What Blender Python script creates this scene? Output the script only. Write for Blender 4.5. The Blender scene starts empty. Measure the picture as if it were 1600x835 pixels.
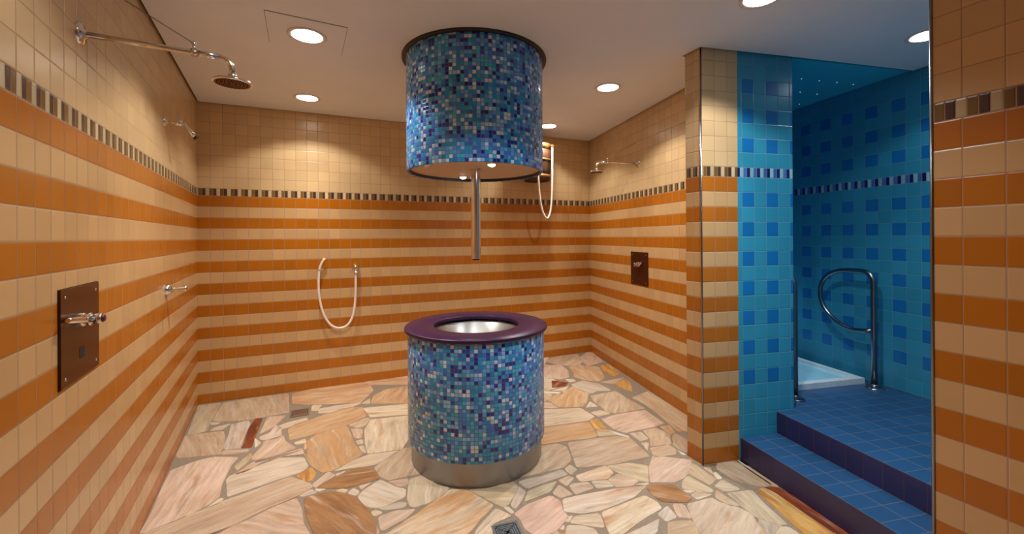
import bpy, bmesh, math, random
from mathutils import Vector, Matrix
random.seed(11)
scene = bpy.context.scene
COL = scene.collection
PI = math.pi

# ------------------------------------------------------------------ plan (metres; the camera stands at x=0, y=0)
EYE = 1.5
EXPO = 0.0
BAND = 1.895            # underside of the mosaic band
CEIL = 2.739
LB = (-2.832, 3.802); RB = (1.013, 5.482)
N = (.9747, .2233); M = (.2233, -.9747)      # axes of the right hand part: across / towards the camera
def nm(n, m): return (n*N[0]+m*M[0], n*N[1]+m*M[1])
def dot(p, q): return p[0]*q[0]+p[1]*q[1]
LD = (.4882, -.8727)    # along the left wall towards the camera
LN = (.8727, .4882)     # left wall, into the room
BN = (.4003, -.9164)    # back wall, into the room
BD = (.9164, .4003)
RN = (-N[0], -N[1])     # right wall, into the room
PL = (1.195, 2.90); PC = (1.247, 2.778)
N0 = (1.489, 1.497)
ND = (.4003, -.9164)    # near pillar along the visible face
NF = (.9164, .4003)     # near pillar, its hidden far face
QL = (LB[0]+LD[0]*5.085, LB[1]+LD[1]*5.085)
QR = (N0[0]+ND[0]*2.2, N0[1]+ND[1]*2.2)
def left(s, d, z): return Vector((LB[0]+LD[0]*s+LN[0]*d, LB[1]+LD[1]*s+LN[1]*d, z))
def back(s, d, z): return Vector((LB[0]+BD[0]*s+BN[0]*d, LB[1]+BD[1]*s+BN[1]*d, z))
def right(s, d, z): return Vector((RB[0]+M[0]*s+RN[0]*d, RB[1]+M[1]*s+RN[1]*d, z))
def floor_z(x, y):
    d = BN[0]*(x-LB[0])+BN[1]*(y-LB[1])
    return .013-.0082*min(max(d, 0), 2.6)

# ------------------------------------------------------------------ node helpers
class NT:
    def __init__(s, name):
        s.m = bpy.data.materials.new(name); s.m.use_nodes = True
        s.t = s.m.node_tree; s.n = s.t.nodes; s.n.clear()
        s.out = s.n.new('ShaderNodeOutputMaterial'); s.b = s.n.new('ShaderNodeBsdfPrincipled')
        s.t.links.new(s.b.outputs[0], s.out.inputs[0])
    def put(s, sock, v):
        if v is None: return
        if isinstance(v, bpy.types.NodeSocket): s.t.links.new(v, sock)
        elif isinstance(v, (tuple, list)) and len(v) == 3 and sock.type == 'RGBA': sock.default_value = (*v, 1)
        else: sock.default_value = v
    def math(s, op, a, b=None, c=None):
        n = s.n.new('ShaderNodeMath'); n.operation = op
        for i, v in enumerate((a, b, c)): s.put(n.inputs[i], v) if v is not None else None
        return n.outputs[0]
    def mix(s, f, a, b, mode='MIX'):
        n = s.n.new('ShaderNodeMix'); n.data_type = 'RGBA'; n.blend_type = mode
        s.put(n.inputs[0], f); s.put(n.inputs[6], a); s.put(n.inputs[7], b); return n.outputs[2]
    def node(s, t, **kw):
        n = s.n.new(t)
        for k, v in kw.items(): setattr(n, k, v)
        return n
    def uv(s, name='UVMap'):
        u = s.node('ShaderNodeUVMap', uv_map=name); x = s.node('ShaderNodeSeparateXYZ')
        s.t.links.new(u.outputs[0], x.inputs[0]); return x.outputs[0], x.outputs[1], u.outputs[0]
    def comb(s, x, y, z=0.0):
        n = s.node('ShaderNodeCombineXYZ'); s.put(n.inputs[0], x); s.put(n.inputs[1], y); s.put(n.inputs[2], z); return n.outputs[0]
    def white(s, vec):
        n = s.node('ShaderNodeTexWhiteNoise', noise_dimensions='3D'); s.put(n.inputs['Vector'], vec); return n.outputs['Value']
    def noise(s, vec, scale, detail=3.0, rough=.55):
        n = s.node('ShaderNodeTexNoise'); s.put(n.inputs['Vector'], vec); n.inputs['Scale'].default_value = scale
        n.inputs['Detail'].default_value = detail; n.inputs['Roughness'].default_value = rough; return n.outputs['Fac']
    def ramp(s, f, stops, interp='LINEAR'):
        n = s.node('ShaderNodeValToRGB'); r = n.color_ramp; r.interpolation = interp
        while len(r.elements) < len(stops): r.elements.new(.5)
        for e, (p, c) in zip(r.elements, stops): e.position = p; e.color = (*c, 1)
        s.put(n.inputs[0], f); return n.outputs[0]
    def smooth(s, x, lo, hi):
        n = s.node('ShaderNodeMapRange', interpolation_type='SMOOTHSTEP'); s.put(n.inputs[0], x)
        n.inputs[1].default_value = lo; n.inputs[2].default_value = hi; return n.outputs[0]
    def bump(s, h, strength, dist=.002):
        n = s.node('ShaderNodeBump'); n.inputs['Strength'].default_value = strength; n.inputs['Distance'].default_value = dist
        s.put(n.inputs['Height'], h); s.put(s.b.inputs['Normal'], n.outputs[0])
    def set(s, **kw):
        mp = dict(col='Base Color', rough='Roughness', metal='Metallic', spec='Specular IOR Level', coat='Coat Weight', crough='Coat Roughness',
                  emit='Emission Color', es='Emission Strength')
        for k, v in kw.items(): s.put(s.b.inputs[mp[k]], v)
        return s
def srgb(r, g, b):
    f = lambda c: ((c/255+.055)/1.055)**2.4 if c > 10 else c/3294.6
    return (f(r), f(g), f(b))
def plain(name, col, rough=.5, metal=0., **kw):
    t = NT(name); v = t.node('ShaderNodeTexCoord').outputs['Object']
    f = t.noise(v, 30, 3); t.set(col=t.mix(t.smooth(f, .3, .7), tuple(c*.93 for c in col), tuple(min(1, c*1.05) for c in col)), rough=rough, metal=metal, **kw)
    return t.m
def brushed(name, col, rough, sc=(1, 1, 60)):
    t = NT(name); v = t.node('ShaderNodeTexCoord').outputs['Object']
    mp = t.node('ShaderNodeMapping'); mp.inputs['Scale'].default_value = sc; t.put(mp.inputs[0], v)
    f = t.noise(mp.outputs[0], 12, 4); t.set(col=col, metal=1., rough=t.math('MULTIPLY_ADD', f, .15, rough-.06)); return t.m

# wall tiles: UV is measured in tiles (u along the wall, v up from the underside of the mosaic band)
BANDH = .68
def tile_mat(name, kind):
    t = NT(name); u, v, _ = t.uv()
    above = t.math('GREATER_THAN', v, BANDH); below = t.math('LESS_THAN', v, 0.)
    inband = t.math('SUBTRACT', 1., t.math('ADD', above, below))
    row = t.math('SUBTRACT', v, t.math('MULTIPLY', above, BANDH))
    fu, fv = t.math('FRACT', u), t.math('FRACT', row)
    cu, cv = t.math('FLOOR', u), t.math('FLOOR', row)
    edge = lambda f: t.math('MINIMUM', f, t.math('SUBTRACT', 1., f))
    dist = t.math('MINIMUM', edge(fu), edge(fv))
    odd = t.math('FLOORED_MODULO', cv, 2.)                 # rows under the band: -1 is the first, so odd = first colour
    rnd = t.white(t.comb(cu, cv, .3))
    val = t.math('MULTIPLY_ADD', rnd, .12, .94)
    # the band of small upright glass sticks
    bu = t.math('DIVIDE', u, .83 if kind == 'warm' else .83); k3 = t.math('MULTIPLY', t.math('FRACT', bu), 3.)
    k = t.math('FLOOR', k3); fk = t.math('FRACT', k3)
    bv = t.math('DIVIDE', v, BANDH)
    bdist = t.math('MINIMUM', t.math('MULTIPLY', edge(fk), .28), t.math('MULTIPLY', edge(bv), BANDH*.6))
    if kind == 'warm':
        body = t.mix(odd, PEACH, ORANGE)
        body = t.mix(above, body, PEACH2)
        stick = t.ramp(t.math('DIVIDE', k, 3.), [(0, srgb(196, 178, 140)), (.2, srgb(120, 88, 36)), (.55, srgb(74, 48, 40))], 'CONSTANT')
        grout = srgb(160, 128, 104)
    else:
        checku = t.math('SUBTRACT', 1., t.math('FLOORED_MODULO', cu, 2.))
        up = t.mix(above, t.comb(t.math('GREATER_THAN', row, -14.), 0., 0.), t.comb(t.math('LESS_THAN', row, 6.), 0., 0.))
        sep = t.node('ShaderNodeSeparateColor'); t.put(sep.inputs[0], up)
        par = t.mix(above, t.comb(t.math('SUBTRACT', 1., odd), 0., 0.), t.comb(odd, 0., 0.))
        sep2 = t.node('ShaderNodeSeparateColor'); t.put(sep2.inputs[0], par)
        sq = t.math('MULTIPLY', t.math('MULTIPLY', checku, sep2.outputs[0]), sep.outputs[0])
        body = t.mix(sq, TEAL, BLUE)
        stick = t.ramp(t.math('DIVIDE', k, 3.), [(0, srgb(140, 190, 195)), (.2, srgb(70, 110, 180)), (.55, srgb(32, 26, 96))], 'CONSTANT')
        grout = srgb(104, 150, 166)
    body = t.mix(1., body, t.comb(val, val, val), 'MULTIPLY')
    rs = t.white(t.comb(t.math('FLOOR', t.math('MULTIPLY', bu, 3.)), 7., .1))
    vs = t.math('MULTIPLY_ADD', rs, .4, .8)
    stick = t.mix(1., stick, t.comb(vs, vs, vs), 'MULTIPLY')
    col = t.mix(inband, body, stick)
    d = t.node('ShaderNodeMix'); d.data_type = 'FLOAT'; t.put(d.inputs[0], inband); t.put(d.inputs[2], dist); t.put(d.inputs[3], bdist)
    g = t.smooth(d.outputs[0], .009, .018)
    t.set(col=t.mix(g, grout, col), rough=t.math('MULTIPLY_ADD', g, -.45, .72), spec=.5)
    t.bump(t.smooth(d.outputs[0], .008, .05), .3, .003)
    return t.m
ORANGE = srgb(175, 101, 18); PEACH = srgb(200, 160, 111); PEACH2 = srgb(211, 178, 131)  # lower-wall PEACH carries shade in its colour, more saturated than upper PEACH2
TEAL = srgb(52, 148, 180); BLUE = srgb(22, 114, 182)
MT = {}
MT['warm'] = tile_mat('striped_wall_tiles', 'warm')
MT['blue'] = tile_mat('blue_wall_tiles', 'cool')
def step_mat(name, col, grout):
    t = NT(name); u, v, _ = t.uv()
    fu, fv = t.math('FRACT', u), t.math('FRACT', v)
    edge = lambda f: t.math('MINIMUM', f, t.math('SUBTRACT', 1., f))
    d = t.math('MINIMUM', edge(fu), edge(fv)); g = t.smooth(d, .012, .026)
    r = t.white(t.comb(t.math('FLOOR', u), t.math('FLOOR', v), 2.)); vv = t.math('MULTIPLY_ADD', r, .22, .88)
    t.set(col=t.mix(g, grout, t.mix(1., col, t.comb(vv, vv, vv), 'MULTIPLY')), rough=t.math('MULTIPLY_ADD', g, -.35, .7))
    t.bump(t.smooth(d, .01, .06), .3, .003); return t.m
MT['tread'] = step_mat('blue_step_tiles', srgb(38, 80, 122), srgb(84, 92, 108))
MT['riser'] = step_mat('navy_riser_tiles', srgb(44, 39, 80), srgb(66, 52, 58))
def mosaic_mat():
    t = NT('blue_glass_mosaic'); u, v, _ = t.uv()
    fu, fv = t.math('FRACT', u), t.math('FRACT', v); cell = t.comb(t.math('FLOOR', u), t.math('FLOOR', v), 0.)
    edge = lambda f: t.math('MINIMUM', f, t.math('SUBTRACT', 1., f))
    d = t.math('MINIMUM', edge(fu), edge(fv))
    c = t.ramp(t.white(cell), [(0, srgb(26, 42, 140)), (.10, srgb(54, 124, 222)), (.26, srgb(24, 156, 226)), (.46, srgb(98, 170, 244)), (.62, srgb(54, 182, 222)),
                               (.74, srgb(142, 200, 250)), (.84, srgb(205, 228, 255)), (.95, srgb(42, 66, 176))], 'CONSTANT')
    r2 = t.white(t.comb(t.math('FLOOR', u), t.math('FLOOR', v), 5.)); vv = t.math('MULTIPLY_ADD', r2, .3, .85)
    c = t.mix(1., c, t.comb(vv, vv, vv), 'MULTIPLY'); g = t.smooth(d, .035, .085)
    t.set(col=t.mix(g, srgb(90, 106, 146), c), rough=t.math('MULTIPLY_ADD', g, -.47, .65))
    t.bump(t.smooth(d, .03, .16), .5, .002); return t.m
MT['mosaic'] = mosaic_mat()
def granite():
    t = NT('purple_speckled_stone'); v = t.node('ShaderNodeTexCoord').outputs['Object']
    f = t.noise(v, 90, 4, .7); g = t.node('ShaderNodeTexVoronoi'); t.put(g.inputs['Vector'], v); g.inputs['Scale'].default_value = 75
    sp = t.math('LESS_THAN', g.outputs['Distance'], .09)
    c = t.ramp(f, [(.3, srgb(28, 8, 34)), (.55, srgb(52, 18, 56)), (.8, srgb(78, 36, 78))])
    t.set(col=t.mix(t.math('MULTIPLY', sp, .5), c, srgb(180, 150, 190)), rough=.34, spec=.35); return t.m
MT['granite'] = granite()
MT['steel'] = brushed('brushed_steel', (.62, .60, .57), .32, (1, 1, .02))
MT['steel_v'] = brushed('brushed_steel_pipe', (.78, .79, .82), .2, (1, 1, .02))
MT['plinth'] = brushed('dull_steel_plinth', (.30, .30, .31), .34, (1, 1, .02))
MT['bowl'] = brushed('satin_steel_bowl', (.33, .325, .31), .33, (1, 1, 40))
MT['chrome'] = brushed('polished_chrome', (.78, .77, .76), .1, (1, 1, 1))
MT['rail'] = brushed('stainless_rail', (.26, .27, .29), .24, (1, 1, .05))
MT['copper'] = plain('brown_anodised_plate', srgb(78, 36, 14), .24, .5)
MT['platedge'] = plain('dark_plate_edge', srgb(36, 14, 12), .4)
MT['black'] = plain('black_recess', (.008, .007, .007), .6)
MT['darkrim'] = plain('dark_collar', srgb(30, 18, 20), .45)
MT['hose'] = plain('cream_plastic_hose', srgb(236, 222, 206), .35)
MT['rope'] = plain('white_cord', srgb(240, 228, 214), .7)
MT['white'] = plain('white_enamel', srgb(226, 236, 240), .18)
MT['paleblue'] = plain('cyan_lit_enamel', srgb(160, 216, 236), .2)  # cyan light on the white basin floor put into the enamel colour
MT['ringwhite'] = plain('white_lamp_ring', srgb(222, 210, 196), .4)
MT['redcap'] = plain('dark_red_cap', srgb(96, 20, 40), .3)
MT['wood'] = None
def paint(name, c):
    t = NT(name); v = t.node('ShaderNodeTexCoord').outputs['Object']; f = t.noise(v, 2.2, 3)
    t.set(col=t.mix(t.smooth(f, .3, .7), tuple(x*.97 for x in c), c), rough=.6, spec=.3); return t.m
MT['ceil'] = paint('ceiling_paint', srgb(236, 238, 242))
MT['ceilblue'] = paint('blue_ceiling_paint', srgb(56, 190, 218))
MT['underside'] = paint('drum_underside_paint', srgb(206, 176, 146))
def wood():
    t = NT('dark_bucket_wood'); v = t.node('ShaderNodeTexCoord').outputs['Object']
    mp = t.node('ShaderNodeMapping'); mp.inputs['Scale'].default_value = (9, 9, .8); t.put(mp.inputs[0], v)
    f = t.noise(mp.outputs[0], 7, 5); t.set(col=t.ramp(f, [(.3, srgb(34, 18, 8)), (.7, srgb(76, 42, 18))]), rough=.4); t.bump(f, .3); return t.m
MT['wood'] = wood()
MT['brass'] = plain('brass_hoop', srgb(120, 84, 44), .42, .6)
def emis(name, c, s):
    t = NT(name); t.set(col=c, rough=.4, emit=c, es=s); return t.m
MT['lamp'] = emis('lamp_diffuser', (1., .94, .84), 14.)
MT['lampcool'] = emis('cool_lamp_diffuser', (.88, .95, 1.), 14.)
MT['star'] = emis('star_point', (.6, .9, 1.), .5)
def stone_mat():
    t = NT('quartzite_flagstones'); u, v, uvv = t.uv()
    a = t.node('ShaderNodeVertexColor', layer_name='tone_a').outputs[0]; b = t.node('ShaderNodeVertexColor', layer_name='tone_b').outputs[0]
    mp = t.node('ShaderNodeMapping'); mp.inputs['Scale'].default_value = (1.6, 9, 1); t.put(mp.inputs[0], uvv)
    w = t.noise(uvv, 5, 3); 
    sh = t.node('ShaderNodeVectorMath', operation='ADD'); t.put(sh.inputs[0], mp.outputs[0]); t.put(sh.inputs[1], t.comb(0., t.math('MULTIPLY', w, 1.1), 0.))
    f = t.noise(sh.outputs[0], 1.5, 5, .6); fine = t.noise(uvv, 130, 3, .7)
    col = t.mix(t.smooth(f, .36, .66), a, b)
    # mineral veins: rust, slate grey and pale quartz streaks lying along each slab
    def streak(sx, sy, lo, hi, seed):
        m2 = t.node('ShaderNodeMapping'); m2.inputs['Scale'].default_value = (sx, sy, 1); m2.inputs['Location'].default_value = (seed, seed*1.7, 0); t.put(m2.inputs[0], sh2.outputs[0])
        return t.smooth(t.noise(m2.outputs[0], 1., 4, .62), lo, hi)
    sh2 = t.node('ShaderNodeVectorMath', operation='ADD'); t.put(sh2.inputs[0], uvv); t.put(sh2.inputs[1], t.comb(0., t.math('MULTIPLY', t.noise(uvv, 2.6, 2), .07), 0.))
    col = t.mix(t.math('MULTIPLY', streak(2.2, 11, .54, .72, 3.), .62), col, srgb(168, 118, 72))
    col = t.mix(t.math('MULTIPLY', streak(3, 17, .55, .70, 11.), .55), col, srgb(140, 118, 104))
    col = t.mix(t.math('MULTIPLY', streak(2.6, 20, .54, .72, 23.), .36), col, srgb(226, 212, 194))
    col = t.mix(t.math('MULTIPLY', streak(1.6, 6, .60, .74, 37.), .60), col, srgb(172, 104, 42))
    vv = t.math('MULTIPLY_ADD', fine, .5, .72)
    v2 = t.math('MULTIPLY_ADD', streak(4, 44, .3, .7, 51.), .26, .84)
    col = t.mix(1., col, t.comb(vv, vv, vv), 'MULTIPLY'); col = t.mix(1., col, t.comb(v2, v2, v2), 'MULTIPLY')
    t.set(col=col, rough=.5, spec=.4)
    t.bump(t.math('ADD', f, t.math('MULTIPLY', fine, .4)), .35, .006); return t.m
MT['stone'] = stone_mat()
def grout_mat():
    t = NT('sandy_grout'); v = t.node('ShaderNodeTexCoord').outputs['Object']; f = t.noise(v, 60, 4)
    t.set(col=t.mix(f, srgb(112, 98, 82), srgb(150, 132, 112)), rough=.85); t.bump(f, .3); return t.m
MT['grout'] = grout_mat()

# ------------------------------------------------------------------ mesh helpers
class MB:
    def __init__(s): s.v = []; s.f = []; s.uv = []; s.mi = []; s.sm = []
    def face(s, pts, uvs=None, mi=0, smooth=False):
        i = len(s.v); s.v += [tuple(p) for p in pts]; s.f.append(tuple(range(i, i+len(pts))))
        s.uv.append(uvs or [(0, 0)]*len(pts)); s.mi.append(mi); s.sm.append(smooth)
    def box(s, c, ax, ay, hx, hy, hz, mi=0, up=(0, 0, 1)):
        c, ax, ay, up = Vector(c), Vector((*ax, 0)[:3]).normalized(), Vector((*ay, 0)[:3]).normalized(), Vector(up)
        P = lambda i, j, k: c+ax*hx*i+ay*hy*j+up*hz*k
        for q in [((-1,-1,-1),(-1,1,-1),(1,1,-1),(1,-1,-1)), ((-1,-1,1),(1,-1,1),(1,1,1),(-1,1,1)), ((-1,-1,-1),(1,-1,-1),(1,-1,1),(-1,-1,1)),
                  ((1,-1,-1),(1,1,-1),(1,1,1),(1,-1,1)), ((1,1,-1),(-1,1,-1),(-1,1,1),(1,1,1)), ((-1,1,-1),(-1,-1,-1),(-1,-1,1),(-1,1,1))]:
            s.face([P(*p) for p in q], mi=mi)
        return s
    def prism(s, poly, z0, z1, mi=0, mside=None, uvtop=None, uvside=None):
        n = len(poly)
        s.face([(x, y, z1) for x, y in poly], [uvtop(x, y) for x, y in poly] if uvtop else None, mi)
        s.face([(x, y, z0) for x, y in reversed(poly)], None, mi)
        for i in range(n):
            a, b = poly[i], poly[(i+1) % n]; q = [(*a, z0), (*b, z0), (*b, z1), (*a, z1)]
            s.face(q, [uvside(*p) for p in q] if uvside else None, mi if mside is None else mside)
        return s
    def lathe(s, prof, c=(0, 0, 0), axis=(0, 0, 1), seg=48, mi=0, uvr=None, smooth=True, flip=False):
        """revolve (radius, height) pairs; uvr = (cells round, cell height)"""
        c = Vector(c); ax = Vector(axis).normalized()
        t = Vector((1, 0, 0)) if abs(ax.x) < .8 else Vector((0, 1, 0))
        e1 = (t-ax*t.dot(ax)).normalized(); e2 = ax.cross(e1)
        ring = lambda r, h: [c+ax*h+(e1*math.cos(2*PI*k/seg)+e2*math.sin(2*PI*k/seg))*r for k in range(seg)]
        base = len(s.v)
        for r, h in prof: s.v += [tuple(p) for p in ring(r, h)]
        for j in range(len(prof)-1):
            for k in range(seg):
                k2 = (k+1) % seg; q = (base+j*seg+k, base+j*seg+k2, base+(j+1)*seg+k2, base+(j+1)*seg+k)
                if flip: q = q[::-1]
                s.f.append(q); s.mi.append(mi); s.sm.append(smooth)
                if uvr:
                    u0, u1 = uvr[0]*k/seg, uvr[0]*(k+1)/seg; v0, v1 = prof[j][1]/uvr[1], prof[j+1][1]/uvr[1]
                    w = [(u0, v0), (u1, v0), (u1, v1), (u0, v1)]; s.uv.append(w[::-1] if flip else w)
                else: s.uv.append([(0, 0)]*4)
        return s
    def disc(s, r, c, axis=(0, 0, 1), seg=48, mi=0):
        c = Vector(c); ax = Vector(axis).normalized(); t = Vector((1, 0, 0)) if abs(ax.x) < .8 else Vector((0, 1, 0))
        e1 = (t-ax*t.dot(ax)).normalized(); e2 = ax.cross(e1)
        s.face([c+(e1*math.cos(2*PI*k/seg)+e2*math.sin(2*PI*k/seg))*r for k in range(seg)], mi=mi); return s
    def tube(s, pts, rad, seg=14, mi=0, closed=False, cap=True):
        P = [Vector(p) for p in pts]; n = len(P); R = rad if isinstance(rad, (list, tuple)) else [rad]*n
        T = []
        for i in range(n):
            a, b = (P[i-1], P[(i+1) % n]) if closed else (P[max(i-1, 0)], P[min(i+1, n-1)])
            T.append((b-a).normalized())
        e = Vector((0, 0, 1)) if abs(T[0].z) < .9 else Vector((1, 0, 0))
        e = (e-T[0]*e.dot(T[0])).normalized(); base = len(s.v)
        for i in range(n):
            e = (e-T[i]*e.dot(T[i])).normalized(); f = T[i].cross(e)
            s.v += [tuple(P[i]+(e*math.cos(2*PI*k/seg)+f*math.sin(2*PI*k/seg))*R[i]) for k in range(seg)]
        for i in range(n if closed else n-1):
            i2 = (i+1) % n
            for k in range(seg):
                k2 = (k+1) % seg; s.f.append((base+i*seg+k, base+i*seg+k2, base+i2*seg+k2, base+i2*seg+k)); s.uv.append([(0, 0)]*4); s.mi.append(mi); s.sm.append(True)
        if cap and not closed:
            for i, rev in ((0, True), (n-1, False)):
                q = tuple(base+i*seg+k for k in range(seg)); s.f.append(q[::-1] if rev else q); s.uv.append([(0, 0)]*seg); s.mi.append(mi); s.sm.append(False)
        return s
    def build(s, name, mats, parent=None, bevel=None, origin=None):
        me = bpy.data.meshes.new(name)
        o3 = Vector(origin) if origin is not None else Vector((0, 0, 0))
        me.from_pydata([tuple(Vector(p)-o3) for p in s.v], [], s.f)
        for m in (mats if isinstance(mats, (list, tuple)) else [mats]): me.materials.append(MT[m])
        l = me.uv_layers.new(name='UVMap'); i = 0
        for k, p in enumerate(me.polygons):
            p.material_index = s.mi[k]; p.use_smooth = s.sm[k]
            for q in s.uv[k]: l.data[i].uv = q; i += 1
        me.update()
        o = bpy.data.objects.new(name, me); COL.objects.link(o); o.location = o3
        if parent is not None:
            o.parent = parent; o.matrix_parent_inverse = Matrix.Translation(-Vector(parent.location))
        if bevel:
            b = o.modifiers.new('bevel', 'BEVEL'); b.width = bevel; b.segments = 2; b.limit_method = 'ANGLE'; b.angle_limit = .6
            o.modifiers.new('weld', 'WELD').merge_threshold = .0002
            o.modifiers.move(1, 0)
        return o
def thing(name, label, cat, loc, group=None):
    o = bpy.data.objects.new(name, None); COL.objects.link(o); o.location = loc; o.empty_display_size = .1
    o['label'] = label; o['category'] = cat
    if group: o['group'] = group
    return o
def tag(o, label, cat, group=None):
    o['label'] = label; o['category'] = cat
    if group: o['group'] = group
    return o
def struct(o): o['kind'] = 'structure'; return o
def arc(c, r, a0, a1, ex, ez, n=10):
    c, ex, ez = Vector(c), Vector(ex), Vector(ez)
    return [c+ex*r*math.cos(a0+(a1-a0)*i/n)+ez*r*math.sin(a0+(a1-a0)*i/n) for i in range(n+1)]
def bez(p0, p1, p2, p3, n=16):
    p0, p1, p2, p3 = map(Vector, (p0, p1, p2, p3))
    return [p0*(1-t)**3+p1*3*t*(1-t)**2+p2*3*t*t*(1-t)+p3*t**3 for t in [i/n for i in range(n+1)]]
def v3(p, z): return Vector((p[0], p[1], z))

# ================================================================== THE ROOM
def offset_poly(poly, d):
    """move every edge of a counter-clockwise polygon inwards by d"""
    n = len(poly); out = []
    for i in range(n):
        p0, p1, p2 = poly[i-1], poly[i], poly[(i+1) % n]
        a = Vector((p1[0]-p0[0], p1[1]-p0[1])).normalized(); b = Vector((p2[0]-p1[0], p2[1]-p1[1])).normalized()
        na, nb = Vector((-a.y, a.x)), Vector((-b.y, b.x)); k = na+nb
        k = k/max(k.dot(na), .2) if k.length > 1e-4 else na
        out.append((p1[0]+k.x*d, p1[1]+k.y*d))
    return out
def wall_uv(o, d, off, pitch=.1): return lambda x, y, z: (((x-o[0])*d[0]+(y-o[1])*d[1]+off)/pitch+40, (z-BAND)/.1)
Z0, Z1 = -.06, CEIL+.06
w = MB(); w.prism([LB, QL, (QL[0]-LN[0]*.1, QL[1]-LN[1]*.1), (LB[0]-LN[0]*.1-BD[0]*.1, LB[1]-LN[1]*.1-BD[1]*.1)][::-1], Z0, Z1, uvside=wall_uv(LB, LD, -.036))
struct(w.build('wall_left', 'warm'))
w = MB(); w.prism([RB, LB, (LB[0]-BN[0]*.1, LB[1]-BN[1]*.1), (RB[0]-BN[0]*.1, RB[1]-BN[1]*.1)][::-1], Z0, Z1, uvside=wall_uv(LB, BD, .004, .0995))
struct(w.build('wall_back', 'warm'))
# the wall between the shower room and the pool niche, with the stub that faces the camera
fm = dot(M, PC); BE = nm(2.563, fm); fs = Vector((BE[0]-PC[0], BE[1]-PC[1])); fd = fs.normalized()
SP = (PC[0]+fd.x*.2795, PC[1]+fd.y*.2795); RWn = 2.2115
w = MB()
def wquad(a, b, uvf, mi):
    q = [v3(a, Z0), v3(b, Z0), v3(b, Z1), v3(a, Z1)]; w.face(q, [uvf(*p) for p in q], mi)
wquad(PL, PC, wall_uv(PL, ((PC[0]-PL[0])/.133, (PC[1]-PL[1])/.133), 0, .0665), 0)
wquad(PC, SP, wall_uv(PC, fd, -.004, .0975), 0)
wquad(SP, BE, wall_uv(PC, fd, -.314, .0972), 1)
NB = nm(2.563, -5.2); wquad(BE, NB, wall_uv(BE, (-M[0], -M[1]), 0), 1)
RE = nm(RWn, -5.2); wquad(NB, RE, wall_uv(NB, RN, 0), 1)
RI = nm(RWn, dot(M, PL)); wquad(RE, RI, wall_uv(RB, M, 0), 0)
wquad(RI, PL, wall_uv(RI, RN, 0), 0)
for z, r in ((Z1, False), (Z0, True)):
    q = [v3(p, z) for p in (PL, PC, SP, BE, NB, RE, RI)]; w.face(q[::-1] if r else q, mi=0)
struct(w.build('wall_right', ['warm', 'blue']))
F1 = (N0[0]+NF[0]*1.928, N0[1]+NF[1]*1.928)
w = MB(); w.prism([nm(3.68, -1.3), nm(3.68, -4.8), nm(3.78, -4.8), nm(3.78, -1.3)][::-1], Z0, Z1, uvside=wall_uv((0, 0), M, 2.588))
struct(w.build('wall_niche', 'blue'))
w = MB(); w.prism([nm(2.563, -4.6), nm(3.68, -4.6), nm(3.68, -4.7), nm(2.563, -4.7)], Z0, Z1, uvside=wall_uv((0, 0), N, 0))
struct(w.build('wall_niche_back', 'blue'))
w = MB()
NQ = (QR[0]+NF[0]*1.9, QR[1]+NF[1]*1.9)
wquad(F1, N0, wall_uv(N0, NF, 0), 1); wquad(N0, QR, wall_uv(N0, ND, -.079), 0); wquad(QR, NQ, wall_uv(QR, NF, 0), 0); wquad(NQ, F1, wall_uv(NQ, ND, 0), 0)
for z, r in ((Z1, False), (Z0, True)):
    q = [v3(p, z) for p in (F1, N0, QR, NQ)]; w.face(q[::-1] if r else q)
struct(w.build('wall_near', ['warm', 'blue']))
w = MB(); w.prism([QL, QR, (QR[0]-LD[0]*-.1, QR[1]+LD[1]*.1), (QL[0]+LD[0]*.1, QL[1]+LD[1]*.1)][::-1], Z0, Z1, uvside=wall_uv(QL, LN, 0))
struct(w.build('wall_rear', 'warm'))
# metal corner profiles
for k, (p, dirs) in enumerate(((PC, (fd.x, fd.y)), (N0, (ND[0], ND[1])))):
    w = MB(); w.tube([v3(p, floor_z(*p)), v3(p, CEIL-.002)], .0055, 8); o = struct(w.build('trim_%d' % (k+1), 'rail'))

# ceilings: a plaster slab held clear of the walls by a dark shadow gap
CP = [LB, QL, QR, N0, F1, nm(3.68, -2.44), BE, PC, PL, RI, RB]
w = MB(); w.prism(offset_poly(CP, .014), CEIL, CEIL+.03)
w.prism(CP, CEIL+.052, CEIL+.06, mi=1)
struct(w.build('ceiling', ['ceil', 'black']))
w = MB(); w.prism(offset_poly([nm(2.563, -2.447), nm(3.68, -2.447), nm(3.68, -4.6), nm(2.563, -4.6)], .008), CEIL+.008, CEIL+.04)
struct(w.build('ceiling_niche', 'ceilblue'))

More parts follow.
